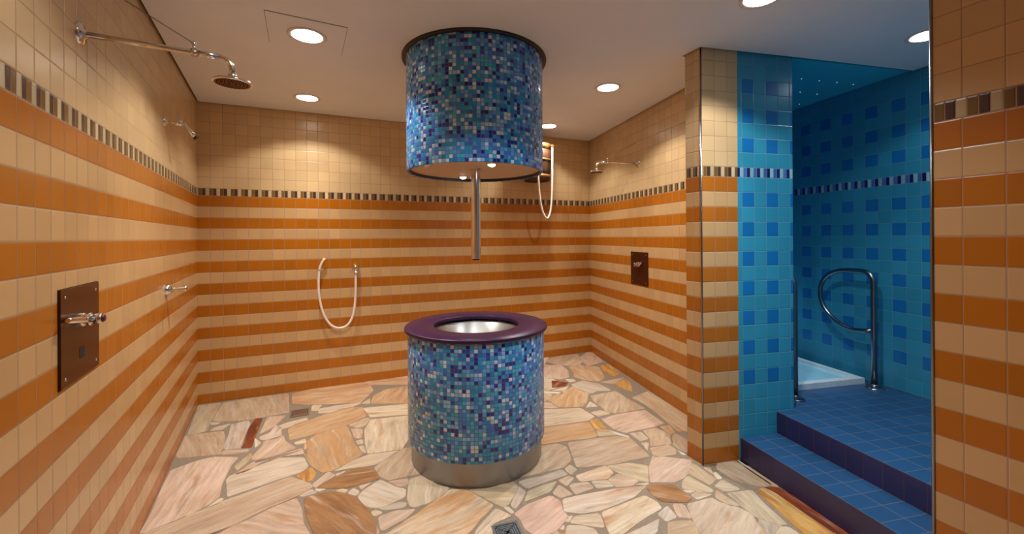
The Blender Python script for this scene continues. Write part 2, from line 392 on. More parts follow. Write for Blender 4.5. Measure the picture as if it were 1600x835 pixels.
# floor: grout bed with every flagstone laid in it
STONES = """V -2.629,3.469 -2.481,3.222 -2.386,3.29 -2.464,3.418 -2.544,3.611 -2.653,3.839 -2.809,3.778
T -2.47,3.468 -2.413,3.451 -2.258,3.467 -2.193,3.484 -2.066,3.554 -1.923,3.626 -2.159,4.057 -2.419,3.956 -2.632,3.839
P -2.282,3.304 -2.283,3.409 -2.358,3.352 -2.361,3.289
P -2.435,3.398 -2.392,3.401 -2.378,3.434 -2.463,3.438
G -2.163,3.213 -2.102,3.072 -2.053,3 -1.947,3.019 -1.97,3.085 -2.128,3.416 -2.174,3.467 -2.266,3.4
R -2.085,3.335 -1.951,3.025 -1.883,3.031 -2.086,3.509 -2.132,3.51
K -2.008,3.415 -1.942,3.242 -1.908,3.318 -1.91,3.398 -1.916,3.562 -2.056,3.536
T -2.326,2.908 -2.283,2.887 -2.042,2.937 -2.085,3.033 -2.155,3.155 -2.251,3.281 -2.49,3.215
K -2.008,2.925 -1.869,2.967 -1.876,2.999 -2.044,2.987 -2.04,2.943
P -1.873,3.256 -1.914,3.183 -1.874,3.14 -1.782,3.146 -1.755,3.196 -1.83,3.333 -1.9,3.382
W -1.85,3.031 -1.85,3.098 -1.94,3.168
C -1.821,3.317 -1.793,3.333 -1.682,3.464 -1.715,3.516 -1.831,3.431 -1.869,3.365
O -1.66,3.139 -1.633,3.152 -1.512,3.232 -1.333,3.386 -1.234,3.548 -1.336,3.738 -1.496,3.7 -1.595,3.578 -1.662,3.489 -1.755,3.389 -1.76,3.301
K -1.811,3.044 -1.806,2.992 -1.791,2.894 -1.763,2.858 -1.665,2.905 -1.552,3.017 -1.689,3.125 -1.749,3.211 -1.839,3.126
C -1.579,3.07 -1.515,3.096 -1.552,3.152 -1.606,3.097
T -1.731,2.846 -1.73,2.824 -1.623,2.875 -1.499,2.991 -1.506,3.01 -1.659,2.893
V -1.833,2.774 -1.788,2.736 -1.788,2.836 -1.794,2.902 -1.829,2.944 -1.836,2.885
K -1.769,2.714 -1.767,2.685 -1.72,2.721 -1.697,2.82 -1.596,2.909 -1.444,2.942 -1.465,3.003 -1.7,2.876 -1.745,2.836
S -2.121,2.549 -1.98,2.306 -1.909,2.157 -1.895,2.157 -1.776,2.282 -1.731,2.371 -1.714,2.458 -1.785,2.585 -1.824,2.683 -1.874,2.807 -1.884,2.894 -2.059,2.901 -2.14,2.848 -2.218,2.738
C -1.668,2.399 -1.678,2.445 -1.702,2.441 -1.712,2.355
G -1.663,2.457 -1.558,2.555 -1.41,2.676 -1.367,2.707 -1.347,2.776 -1.434,2.891 -1.595,2.884 -1.712,2.757 -1.794,2.673 -1.79,2.633
T -1.779,2.086 -1.582,2.077 -1.515,2.152 -1.41,2.311 -1.262,2.466 -1.21,2.549 -1.24,2.586 -1.402,2.662 -1.542,2.529 -1.663,2.421 -1.716,2.351 -1.889,2.158
K -1.384,2.048 -1.027,2.047 -1.031,2.14 -1.11,2.229 -1.179,2.349 -1.256,2.443 -1.347,2.361 -1.423,2.252 -1.559,2.142
B -1.131,2.302 -1.008,2.14 -0.813,2.07 -0.7,2.139 -0.71,2.186 -0.782,2.316 -0.837,2.371 -0.914,2.454 -1.057,2.503 -1.119,2.494 -1.212,2.447
Y -1.29,2.611 -1.253,2.616 -1.253,2.691 -1.324,2.766 -1.372,2.671
K -1.191,2.544 -1.168,2.606 -1.129,2.675 -1.188,2.717 -1.227,2.573
P -1.116,2.67 -1.089,2.69 -1.084,2.721 -1.134,2.685
B -1.006,2.539 -0.952,2.571 -0.838,2.638 -0.881,2.7 -0.95,2.764 -1.044,2.743 -1.132,2.64 -1.18,2.544
W -1.161,2.503 -1.129,2.53 -1.187,2.531
G -1.225,2.456 -1.162,2.495 -1.212,2.531 -1.25,2.464
C -0.994,2.494 -0.988,2.521 -1.032,2.534 -1.056,2.512
P -0.919,2.467 -0.912,2.507 -0.962,2.539 -0.979,2.489
T -0.907,2.525 -0.88,2.59 -0.899,2.58 -0.937,2.562
o -1.524,3.096 -1.485,2.991 -1.421,2.891 -1.335,2.787 -1.225,2.706 -1.17,2.726 -1.062,2.889 -1.045,2.926 -1.149,3.067 -1.267,3.268 -1.334,3.37 -1.505,3.217
T -1.231,3.33 -1.184,3.361 -1.181,3.504 -1.222,3.513 -1.315,3.378
P -1.128,3.067 -1.093,3.08 -1.122,3.143 -1.162,3.122
P -1.058,2.963 -1.031,2.951 -1.083,3.053 -1.109,3.04
K -1.188,3.164 -1.136,3.164 -1.182,3.314 -1.269,3.314
C -1.159,3.298 -1.084,3.094 -1.011,2.938 -0.79,3 -0.781,3.148 -0.818,3.327 -0.877,3.555 -1.172,3.478
C -1.187,3.521 -0.881,3.573 -0.764,3.591 -0.814,3.826 -0.938,3.806 -1.314,3.708
O -0.937,3.817 -0.816,3.837 -0.91,4.282 -1.044,4.257 -1.246,4.158 -1.318,3.993 -1.283,3.809
O -1.988,3.803 -1.809,3.792 -1.379,3.829 -1.367,4.131 -1.441,4.276 -1.595,4.38 -1.953,4.207 -2.114,4.045
P -1.66,3.605 -1.588,3.614 -1.414,3.751 -1.376,3.819 -1.563,3.771 -1.702,3.696
C -1.746,3.66 -1.7,3.659 -1.709,3.782 -1.792,3.773
P -1.293,3.809 -1.33,3.921 -1.364,3.809
O -1.45,4.276 -1.063,4.298 -0.931,4.348 -0.992,4.638 -1.133,4.581 -1.544,4.366
P -1.078,2.752 -0.919,2.793 -0.866,2.856 -0.803,2.978 -1.005,2.923 -1.081,2.853 -1.151,2.726
T -0.837,2.658 -0.774,2.618 -0.654,2.668 -0.579,2.698 -0.661,2.961 -0.708,3.025 -0.784,3.012 -0.852,2.888 -0.912,2.764
P -0.869,2.404 -0.807,2.359 -0.738,2.355 -0.63,2.453 -0.645,2.528 -0.696,2.542 -0.823,2.622 -0.832,2.618 -0.891,2.525 -0.907,2.463
K -0.687,2.551 -0.642,2.57 -0.659,2.638 -0.769,2.604
V -0.612,2.436 -0.582,2.37 -0.549,2.362 -0.475,2.402 -0.403,2.478 -0.386,2.541 -0.461,2.56 -0.519,2.627 -0.569,2.677 -0.648,2.628
G -0.716,2.335 -0.606,2.362 -0.606,2.402 -0.654,2.407 -0.747,2.351
K -0.69,2.186 -0.672,2.172 -0.578,2.27 -0.545,2.342 -0.654,2.331 -0.729,2.278
C -0.768,2.293 -0.742,2.289 -0.72,2.316 -0.757,2.335 -0.784,2.324
E -0.61,2.075 -0.249,2.074 -0.234,2.144 -0.181,2.254 -0.113,2.376 -0.273,2.517 -0.373,2.527 -0.527,2.307 -0.657,2.139
P -0.191,2.179 -0.205,2.089 -0.107,2.088 -0.116,2.198 -0.11,2.227 -0.013,2.288 -0.085,2.341 -0.101,2.344
V -0.156,2.432 -0.055,2.357 -0.024,2.391 0.026,2.542 0.003,2.601 -0.162,2.53 -0.261,2.517
G 0.007,2.344 0.039,2.4 0.071,2.502 0.031,2.548 -0.013,2.375
W -0.013,2.305 0.002,2.313 -0.034,2.364 -0.054,2.356
G 0.08,2.529 0.231,2.614 0.345,2.678 0.313,2.731 0.177,2.659 0.029,2.6
V 0.065,2.408 0.215,2.502 0.263,2.599 0.17,2.557 0.084,2.502
p 0.036,2.26 0.063,2.175 0.113,2.135 0.188,2.147 0.229,2.181 0.295,2.281 0.27,2.327 0.265,2.415 0.217,2.462 0.069,2.375 0.002,2.301
P 0.323,2.556 0.377,2.638 0.351,2.663 0.276,2.609
c 0.268,2.44 0.347,2.475 0.277,2.566 0.23,2.484
V 0.364,2.673 0.412,2.735 0.375,2.79 0.331,2.736
T 0.179,2.698 0.334,2.76 0.385,2.841 0.392,2.907 0.379,3.03 0.324,3.072 0.203,3.035 0.157,2.883 0.019,2.642
T 0.408,2.865 0.415,2.756 0.669,2.796 0.787,2.839 0.934,2.896 0.874,3.15 0.786,3.181 0.621,3.152 0.399,3.081
c 0.411,2.599 0.584,2.629 0.64,2.697 0.609,2.777 0.392,2.663
P 0.363,2.47 0.483,2.537 0.46,2.593 0.362,2.579 0.337,2.556
P 0.497,2.53 0.606,2.552 0.585,2.612 0.479,2.603
k 0.279,2.319 0.373,2.303 0.485,2.329 0.695,2.445 0.798,2.549 0.602,2.522 0.377,2.459 0.282,2.424
K 0.293,2.233 0.317,2.284 0.295,2.281 0.274,2.237
P 0.358,2.214 0.463,2.189 0.472,2.206 0.468,2.302 0.329,2.28 0.297,2.229
P 0.252,2.101 0.403,2.1 0.428,2.132 0.419,2.179 0.357,2.207 0.28,2.208
P 0.257,2.174 0.264,2.212 0.239,2.181
P 0.186,2.121 0.222,2.114 0.234,2.14 0.223,2.167 0.197,2.147
C 0.483,2.206 0.489,2.131 0.552,2.141 0.627,2.205 0.71,2.27 0.823,2.346 0.814,2.403 0.764,2.459 0.597,2.372 0.481,2.31
K 0.614,2.545 0.716,2.554 0.771,2.606 0.672,2.687 0.587,2.622
P 0.807,2.559 0.827,2.587 0.74,2.568
V 0.645,2.718 0.772,2.611 0.828,2.592 0.882,2.777 0.771,2.811 0.615,2.772
K 0.84,2.592 0.992,2.59 1.068,2.639 1.112,2.69 1.2,2.843 0.961,2.903 0.884,2.755
B 0.811,2.454 0.846,2.402 0.983,2.393 1.027,2.435 1.001,2.487 0.975,2.562 0.836,2.563 0.799,2.535
W 1.029,2.478 1.071,2.5 1.008,2.505
P 1.054,2.417 1.155,2.464 1.085,2.496 1.032,2.461
G 0.809,2.232 0.877,2.268 0.859,2.361 0.781,2.291
K 0.883,2.272 0.951,2.256 0.956,2.377 0.898,2.381
G 0.675,2.13 0.728,2.149 0.772,2.25 0.6,2.144
T 0.778,2.122 0.945,2.134 0.948,2.238 0.88,2.239 0.812,2.225
V 1.008,2.519 1.155,2.481 1.187,2.504 1.099,2.659 1.04,2.6
T 1.191,2.559 1.258,2.617 1.192,2.808 1.108,2.695
K 1.264,2.678 1.282,2.753 1.24,2.753
W 1.266,2.622 1.297,2.627 1.292,2.699 1.272,2.688
V 1.25,2.489 1.35,2.513 1.29,2.613 1.213,2.547
P 1.164,2.435 1.211,2.359 1.265,2.362 1.201,2.504
P 0.956,2.259 0.946,2.137 0.924,2.02 1.183,2.018 1.269,2.125 1.277,2.216 1.289,2.287 1.254,2.342 1.165,2.391 1.142,2.435 0.976,2.376
V 1.273,2.349 1.301,2.264 1.37,2.209 1.427,2.202 1.409,2.405 1.413,2.506 1.251,2.476
G 1.284,2.131 1.329,2.144 1.36,2.178 1.368,2.206 1.308,2.235
C 1.339,2.137 1.302,2.092 1.437,2.091 1.443,2.133 1.423,2.188 1.378,2.185
R 1.54,2.482 1.572,2.323 1.628,2.132 1.689,2.121 1.694,2.161 1.65,2.362 1.582,2.532 1.507,2.535
Y 1.445,2.431 1.457,2.301 1.466,2.146 1.474,2.078 1.622,2.077 1.625,2.128 1.57,2.319 1.537,2.478 1.501,2.53 1.446,2.506
T 1.315,2.73 1.357,2.606 1.453,2.557 1.497,2.537 1.564,2.556 1.51,2.772 1.486,2.829 1.347,2.796
T 1.51,2.761 1.564,2.546 1.592,2.538 1.511,2.847
T 0.735,3.847 0.776,3.724 0.807,3.608 0.873,3.589 1.152,3.682 1.12,3.762 1.051,3.931 0.996,4.093 0.73,3.978
K 0.756,3.382 0.791,3.286 0.863,3.233 0.897,3.255 1.218,3.379 1.143,3.653 0.866,3.562 0.725,3.483
P 0.193,3.329 0.259,3.345 0.613,3.45 0.681,3.527 0.593,3.696 0.281,3.669 0.213,3.659
o 0.136,3.047 0.19,3.06 0.611,3.168 0.637,3.197 0.614,3.416 0.585,3.416 0.243,3.321 0.191,3.305
Y 0.637,3.303 0.737,3.302 0.687,3.483 0.628,3.449
V 0.641,3.183 0.785,3.204 0.741,3.287 0.648,3.287
W 0.787,3.211 0.87,3.16 0.869,3.181 0.741,3.287
P 0.712,3.527 0.824,3.581 0.762,3.656 0.665,3.609
W 0.75,3.734 0.7,3.837 0.645,3.715
K 0.215,3.688 0.393,3.707 0.331,3.829 0.222,3.819
O 0.41,3.716 0.624,3.735 0.664,3.826 0.73,4.047 0.596,4.219 0.54,4.145 0.312,3.893
G 0.605,4.224 0.653,4.118 0.751,4.033 0.808,4.099 0.957,4.115 0.864,4.314 0.709,4.382 0.593,4.279
K 0.498,4.433 0.595,4.493 0.617,4.707 0.557,4.943 0.415,4.895 0.341,4.515
T 0.483,4.969 0.642,4.893 0.781,4.916 0.833,5.042 0.821,5.371 0.596,5.287 0.368,5.072
p 0.866,4.879 0.918,4.915 1.081,5.039 1.023,5.428 0.948,5.429 0.807,5.174
O 0.669,4.662 0.654,4.513 0.741,4.411 0.883,4.371 0.949,4.429 0.978,4.531 0.986,4.842 0.749,4.904 0.643,4.845
Y 0.999,4.659 1.085,4.509 1.167,4.614 1.12,4.938 1.004,4.89
C 0.584,4.354 0.654,4.373 0.635,4.432 0.553,4.433
R 0.393,4.189 0.529,4.242 0.568,4.335 0.406,4.394
C 0.505,4.102 0.562,4.242 0.537,4.206 0.386,4.119
W 0.28,4.053 0.477,4.026 0.482,4.068 0.283,4.095
K 0.984,4.313 1.032,4.294 1.19,4.488 0.888,4.333
Y 1.093,4.149 1.15,4.08 1.205,4.33 1.186,4.448 1.032,4.294
T 1.179,3.782 1.229,3.569 1.256,3.315 1.275,3.253 1.388,3.268 1.486,3.444 1.458,3.558 1.344,3.974 1.312,4.091 1.107,3.931
P 0.932,3.103 1.004,3.138 0.983,3.247 0.889,3.225
T 1.018,3.138 0.989,3.029 1.143,3.061 1.193,3.223 1.112,3.316 1.004,3.27
O 1.202,3.209 1.241,3.238 1.238,3.363 1.157,3.339
T 0.965,2.879 1.125,2.921 1.152,2.989 1.121,3.048 0.971,3.003
T 1.159,3.041 1.202,2.939 1.274,3.002 1.284,3.136 1.235,3.223 1.192,3.165
K 0.946,2.978 0.987,3.082 0.93,3.083
W 1.167,2.914 1.192,2.914 1.153,2.977"""
FILLER = """V -1.937,2.149 -1.891,1.91 -1.87,1.903 -1.776,1.939 -1.665,2.038 -1.629,2.138
K -1.368,1.563 -1.57,1.355 -1.528,1.231 -1.466,1.219 -1.346,1.282 -1.303,1.495
T -1.576,1.678 -1.687,1.587 -1.648,1.424 -1.578,1.367 -1.375,1.575 -1.4,1.72
K -1.66,2.024 -1.763,1.932 -1.576,1.692 -1.399,1.735 -1.398,1.737
P -1.445,2.112 -1.614,2.138 -1.651,2.035 -1.388,1.747 -1.333,1.787 -1.292,1.91
B -1.137,1.056 -1.313,1.004 -1.325,0.971 -1.215,0.719 -1.131,0.71 -1.056,0.772
G -1.339,1.27 -1.455,1.209 -1.315,1.018 -1.137,1.07 -1.078,1.156 -1.14,1.237
T -1.127,1.458 -1.29,1.489 -1.332,1.283 -1.142,1.252
K -1.022,1.671 -1.326,1.775 -1.384,1.733 -1.387,1.727 -1.361,1.576 -1.292,1.504 -1.122,1.471 -0.996,1.562
B -1.056,2.068 -1.279,1.907 -1.318,1.787 -1.02,1.685 -0.913,1.875 -1.051,2.066
T -0.779,0.464 -1.037,0.374 -1.061,0.331 -1.057,0.227 -0.773,0.197 -0.718,0.23
T -1.045,0.763 -1.121,0.7 -1.037,0.389 -0.779,0.479 -0.735,0.528 -0.749,0.636 -0.995,0.771
C -0.769,1.061 -0.983,0.78 -0.745,0.649 -0.646,0.797 -0.674,0.987 -0.744,1.051
P -1.066,1.149 -1.125,1.063 -1.043,0.778 -0.998,0.785 -0.781,1.07 -0.856,1.162
O -0.991,1.548 -1.113,1.46 -1.129,1.246 -1.066,1.163 -0.859,1.176 -0.84,1.267
T -0.822,1.57 -0.979,1.555 -0.83,1.279 -0.691,1.398
B -0.825,1.867 -0.9,1.869 -1.009,1.676 -0.983,1.568 -0.821,1.584 -0.751,1.63
T -0.723,2.215 -1.036,2.069 -0.901,1.883 -0.821,1.881 -0.766,1.898 -0.687,2.162
P -0.739,4.132 -0.979,3.987 -0.939,3.805 -0.69,3.913
T -0.764,4.552 -1.065,4.414 -1.089,4.293 -0.739,4.147 -0.736,4.147 -0.719,4.167 -0.719,4.167 -0.738,4.511
T -0.709,0.219 -0.764,0.185 -0.786,-0.001 -0.502,0.024 -0.454,0.09 -0.454,0.121
K -0.514,0.459 -0.725,0.518 -0.767,0.471 -0.704,0.232 -0.451,0.135 -0.433,0.173 -0.489,0.416
P -0.373,0.719 -0.635,0.787 -0.735,0.639 -0.721,0.531 -0.513,0.473 -0.366,0.693
V -0.36,1.024 -0.659,0.984 -0.632,0.801 -0.372,0.733 -0.284,0.948 -0.357,1.023
C -0.462,1.301 -0.73,1.057 -0.665,0.998 -0.368,1.037
B -0.678,1.391 -0.826,1.264 -0.846,1.171 -0.767,1.076 -0.742,1.065 -0.466,1.317 -0.456,1.383 -0.513,1.447
T -0.74,1.62 -0.809,1.576 -0.679,1.405 -0.518,1.46 -0.525,1.612
K -0.761,1.885 -0.811,1.87 -0.737,1.634 -0.523,1.626 -0.483,1.717 -0.54,1.814
C -0.466,2.08 -0.674,2.154 -0.752,1.897 -0.54,1.829
T -0.559,3.346 -0.679,3.358 -0.735,3.149 -0.715,3.114 -0.55,2.982 -0.422,3.147 -0.497,3.308
C -0.368,3.638 -0.657,3.628 -0.76,3.486 -0.745,3.447 -0.681,3.372 -0.56,3.36 -0.367,3.636
O -0.379,3.869 -0.638,3.869 -0.653,3.642 -0.371,3.652 -0.367,3.854
P -0.711,4.155 -0.725,4.138 -0.675,3.913 -0.642,3.883 -0.382,3.883 -0.365,4.028
K -0.494,4.247 -0.697,4.165 -0.361,4.041 -0.358,4.046
P -0.723,4.504 -0.706,4.176 -0.496,4.261 -0.48,4.283 -0.476,4.432
O -0.555,4.744 -0.744,4.657 -0.754,4.562 -0.726,4.519 -0.469,4.444 -0.395,4.481 -0.386,4.699
T -0.196,-0.365 -0.388,-0.53 -0.416,-0.578 -0.392,-0.738 -0.381,-0.755 -0.323,-0.75 -0.164,-0.675 -0.077,-0.556
T -0.514,-0.227 -0.391,-0.514 -0.201,-0.351 -0.197,-0.323
K -0.445,0.078 -0.491,0.014 -0.529,-0.206 -0.524,-0.21 -0.192,-0.31 -0.182,-0.297 -0.236,-0.05
T -0.148,0.292 -0.421,0.167 -0.44,0.125 -0.44,0.091 -0.229,-0.038 -0.079,0.032 -0.045,0.16
T -0.474,0.413 -0.421,0.182 -0.152,0.305 -0.102,0.455 -0.115,0.487
G -0.356,0.683 -0.501,0.465 -0.479,0.426 -0.118,0.501 -0.123,0.542
B -0.204,0.946 -0.271,0.943 -0.36,0.724 -0.352,0.697 -0.119,0.556 -0.099,0.585 -0.101,0.879
C -0.142,1.357 -0.344,1.029 -0.273,0.957 -0.206,0.96 -0.061,1.155 -0.109,1.338
B -0.443,1.378 -0.452,1.314 -0.354,1.04 -0.153,1.365 -0.167,1.38
G -0.471,1.711 -0.511,1.618 -0.504,1.458 -0.446,1.392 -0.17,1.394 -0.145,1.677 -0.352,1.728
B -0.137,2.001 -0.249,2.021 -0.343,1.74 -0.139,1.69 -0.096,1.718 -0.08,1.795
G -0.378,2.118 -0.452,2.08 -0.528,1.821 -0.472,1.725 -0.357,1.742 -0.262,2.027
T -0.357,3.626 -0.546,3.354 -0.49,3.32 -0.151,3.427 -0.155,3.487
P -0.191,3.847 -0.353,3.849 -0.357,3.647 -0.353,3.64 -0.15,3.5 -0.056,3.612
K -0.243,4.135 -0.344,4.043 -0.351,4.03 -0.368,3.878 -0.356,3.863 -0.189,3.861 -0.051,3.95 -0.047,4.048
K -0.469,4.273 -0.483,4.255 -0.349,4.058 -0.251,4.147 -0.25,4.251
T -0.389,4.468 -0.462,4.433 -0.465,4.287 -0.248,4.264 -0.245,4.27 -0.269,4.413
K -0.21,4.77 -0.372,4.699 -0.381,4.48 -0.264,4.426 -0.128,4.536
C 0.062,-0.244 -0.171,-0.304 -0.182,-0.321 -0.187,-0.353 -0.065,-0.55 0.128,-0.571 0.203,-0.496 0.21,-0.353
P -0.074,0.019 -0.221,-0.05 -0.17,-0.29 0.057,-0.231 0.067,-0.098
K 0.217,0.173 -0.032,0.155 -0.065,0.03 0.074,-0.085 0.218,0.04
V -0.09,0.447 -0.138,0.302 -0.034,0.169 0.219,0.188 0.083,0.412
P 0.178,0.719 -0.087,0.577 -0.11,0.545 -0.104,0.497 -0.09,0.461 0.085,0.426 0.208,0.524
G -0.087,0.876 -0.085,0.595 0.178,0.735 0.181,0.742 0.127,0.878
P -0.051,1.145 -0.192,0.955 -0.092,0.89 0.127,0.892 0.174,1.008 0.174,1.059
T 0.1,1.379 -0.095,1.338 -0.048,1.158 0.179,1.072 0.266,1.194
P -0.089,1.706 -0.131,1.678 -0.156,1.39 -0.14,1.372 -0.102,1.35 0.098,1.393 0.186,1.583 0.184,1.617
T 0.143,1.925 -0.066,1.791 -0.081,1.719 0.188,1.63 0.226,1.67
T 0.004,2.124 -0.124,2.005 -0.068,1.806 0.135,1.937 0.077,2.149
O 0.212,3.283 -0.132,3.401 -0.166,3.172 0.119,3.022 0.18,3.126
B 0.069,3.66 -0.044,3.606 -0.142,3.489 -0.137,3.424 -0.133,3.416 0.218,3.296 0.233,3.309 0.244,3.446
C -0.045,3.937 -0.178,3.852 -0.045,3.621 0.066,3.674 0.124,3.78
C 0.056,4.128 -0.033,4.049 -0.037,3.949 0.135,3.79 0.261,3.84
B -0.233,4.263 -0.236,4.255 -0.237,4.148 -0.041,4.06 0.051,4.143 0.127,4.272 0.119,4.326
P -0.118,4.526 -0.256,4.415 -0.232,4.277 0.119,4.34 0.125,4.371 0.122,4.423 0.113,4.434
P -0.164,4.84 -0.199,4.779 -0.114,4.539 0.109,4.45 0.09,4.753
K 0.182,5.034 -0.169,4.977 -0.16,4.854 0.094,4.767 0.212,5.005
V 0.332,-0.283 0.224,-0.353 0.217,-0.495 0.425,-0.595 0.506,-0.474
K 0.225,0.028 0.081,-0.098 0.071,-0.233 0.218,-0.341 0.329,-0.268 0.425,-0.162
T 0.395,0.259 0.233,0.182 0.231,0.179 0.232,0.04 0.437,-0.154 0.445,-0.152 0.411,0.254
O 0.217,0.513 0.096,0.417 0.231,0.196 0.387,0.271 0.364,0.445
G 0.43,0.728 0.193,0.734 0.19,0.729 0.222,0.526 0.368,0.459 0.501,0.633 0.504,0.656
T 0.185,0.998 0.14,0.885 0.193,0.748 0.427,0.742 0.441,0.871 0.407,0.919
B 0.435,1.231 0.279,1.189 0.188,1.061 0.188,1.012 0.406,0.934 0.455,1.207
K 0.196,1.57 0.111,1.388 0.277,1.203 0.432,1.245 0.468,1.349
C 0.383,1.723 0.238,1.663 0.198,1.619 0.2,1.585 0.476,1.361 0.535,1.42
G 0.158,1.924 0.239,1.678 0.382,1.738 0.447,1.815 0.45,1.942
B 0.139,2.194 0.111,2.184 0.089,2.156 0.15,1.938 0.15,1.937 0.452,1.956 0.453,1.957 0.45,2.082 0.406,2.125
T 0.136,4.26 0.065,4.138 0.276,3.844 0.286,3.845 0.374,3.995 0.345,4.101
P 0.479,4.323 0.138,4.363 0.132,4.334 0.141,4.274 0.35,4.114 0.523,4.292
C 0.372,4.571 0.136,4.422 0.139,4.377 0.47,4.338
G 0.104,4.751 0.124,4.443 0.13,4.435 0.371,4.586 0.418,4.645 0.411,4.729
K 0.224,4.998 0.108,4.765 0.413,4.743 0.458,4.873 0.382,4.959
C 0.449,5.26 0.256,5.332 0.177,5.208 0.191,5.045 0.224,5.012 0.38,4.974
K 0.719,-0.368 0.519,-0.478 0.436,-0.604 0.451,-0.633 0.608,-0.745 0.697,-0.743 0.739,-0.381
O 0.454,-0.165 0.439,-0.168 0.343,-0.274 0.516,-0.464 0.71,-0.357 0.644,-0.249 0.519,-0.163
T 0.651,0.11 0.53,-0.154 0.648,-0.234 0.825,-0.041
K 0.425,0.251 0.459,-0.151 0.517,-0.149 0.641,0.123 0.635,0.226
C 0.507,0.618 0.378,0.448 0.401,0.272 0.419,0.266 0.64,0.24 0.709,0.298
K 0.766,0.733 0.518,0.653 0.515,0.632 0.721,0.305 0.74,0.311 0.816,0.489
K 0.7,1.031 0.455,0.869 0.44,0.738 0.514,0.666 0.766,0.748 0.769,0.752 0.794,0.86 0.713,1.028
K 0.468,1.197 0.419,0.926 0.45,0.882 0.687,1.039
G 0.639,1.448 0.547,1.413 0.482,1.348 0.446,1.24 0.467,1.214 0.702,1.045 0.716,1.042 0.83,1.182 0.837,1.286
B 0.456,1.803 0.394,1.731 0.547,1.427 0.635,1.462 0.737,1.654
O 0.777,1.92 0.464,1.949 0.464,1.948 0.461,1.816 0.741,1.668
P 0.689,2.204 0.464,2.081 0.467,1.963 0.783,1.933 0.8,1.952
T 0.753,-0.384 0.711,-0.747 0.737,-0.766 1.053,-0.635 0.797,-0.382
T 1.087,-0.209 0.811,-0.376 1.061,-0.623 1.132,-0.507 1.119,-0.234
K 0.838,-0.048 0.658,-0.245 0.725,-0.355 0.748,-0.371 0.798,-0.367 1.08,-0.197 1.05,-0.054 1.023,-0.036
T 0.745,0.298 0.722,0.29 0.649,0.229 0.655,0.125 0.837,-0.034 1.015,-0.022 0.905,0.233
T 1.086,0.506 0.828,0.481 0.754,0.309 0.91,0.246 1.106,0.359 1.106,0.485
T 0.778,0.74 0.829,0.495 1.08,0.52 1.057,0.633
K 1.022,0.898 0.807,0.855 0.784,0.753 1.06,0.647 1.159,0.805 1.149,0.824
T 0.839,1.172 0.727,1.033 0.805,0.868 1.017,0.911 1.059,1.106
T 1.069,1.453 0.851,1.285 0.844,1.185 1.067,1.119 1.14,1.158 1.076,1.446
G 0.75,1.649 0.649,1.458 0.844,1.298 1.062,1.465 1.053,1.527 0.953,1.62
V 1.04,1.977 0.812,1.944 0.792,1.923 0.754,1.663 0.952,1.635 1.046,1.973
V 1.35,-0.259 1.133,-0.238 1.146,-0.501 1.307,-0.504 1.401,-0.364 1.395,-0.294
O 1.275,0.124 1.064,-0.053 1.094,-0.197 1.128,-0.224 1.348,-0.244 1.407,-0.042
T 1.112,0.346 0.92,0.235 1.031,-0.024 1.055,-0.041 1.27,0.138 1.29,0.198
T 1.396,0.571 1.12,0.482 1.12,0.358 1.299,0.209 1.395,0.263 1.467,0.435
T 1.169,0.796 1.071,0.637 1.095,0.517 1.115,0.496 1.394,0.585 1.398,0.62 1.334,0.727
P 1.263,1 1.163,0.829 1.172,0.81 1.336,0.741 1.414,0.911
P 1.148,1.147 1.074,1.106 1.031,0.909 1.152,0.838 1.253,1.011 1.239,1.119
C 1.092,1.44 1.154,1.16 1.245,1.131 1.334,1.179 1.371,1.296 1.253,1.405
T 1.324,1.729 1.067,1.527 1.076,1.465 1.086,1.456 1.255,1.419 1.419,1.578
T 1.06,1.969 0.965,1.629 1.06,1.539 1.319,1.743 1.333,1.821 1.11,1.969
T 1.33,2.281 1.122,1.978 1.341,1.832 1.451,1.894 1.458,2.047 1.359,2.267
V 1.408,-0.377 1.319,-0.511 1.407,-0.683 1.495,-0.67 1.561,-0.573
P 1.632,-0.247 1.409,-0.295 1.415,-0.363 1.572,-0.564 1.689,-0.518
O 1.621,-0.011 1.42,-0.047 1.361,-0.249 1.404,-0.282 1.634,-0.232 1.704,-0.149 1.693,-0.097
P 1.4,0.25 1.304,0.195 1.284,0.135 1.417,-0.033 1.616,0.003 1.603,0.113
K 1.639,0.423 1.479,0.428 1.409,0.261 1.609,0.126 1.71,0.221
G 1.691,0.77 1.411,0.617 1.407,0.581 1.479,0.442 1.642,0.436 1.736,0.496 1.758,0.715
C 1.576,0.987 1.428,0.909 1.347,0.733 1.407,0.63 1.683,0.782 1.666,0.866
G 1.34,1.166 1.253,1.12 1.267,1.014 1.423,0.922 1.571,1 1.57,1.025
C 1.529,1.363 1.385,1.293 1.348,1.177 1.575,1.039 1.653,1.162
T 1.429,1.568 1.267,1.411 1.381,1.307 1.526,1.378 1.561,1.484
V 1.557,1.859 1.458,1.882 1.347,1.82 1.333,1.741 1.433,1.582 1.57,1.495 1.668,1.542 1.701,1.641
T 1.645,2.128 1.472,2.044 1.465,1.895 1.56,1.873 1.699,1.953
T 1.818,-0.2 1.714,-0.16 1.645,-0.241 1.703,-0.517 1.928,-0.579 1.93,-0.576 1.947,-0.363
K 1.983,0.163 1.707,-0.096 1.718,-0.146 1.821,-0.186 2.043,-0.04 1.99,0.16
T 1.721,0.211 1.617,0.114 1.63,-0 1.7,-0.084 1.972,0.172 1.948,0.2
K 1.744,0.484 1.652,0.426 1.724,0.225 1.943,0.214 1.918,0.397
T 1.936,0.725 1.772,0.711 1.751,0.496 1.923,0.411 1.994,0.485 1.954,0.703
K 1.881,1.723 1.714,1.637 1.682,1.54 1.916,1.36 2.027,1.472 2.075,1.64
K 1.71,1.943 1.571,1.863 1.711,1.651 1.873,1.735 1.85,1.95
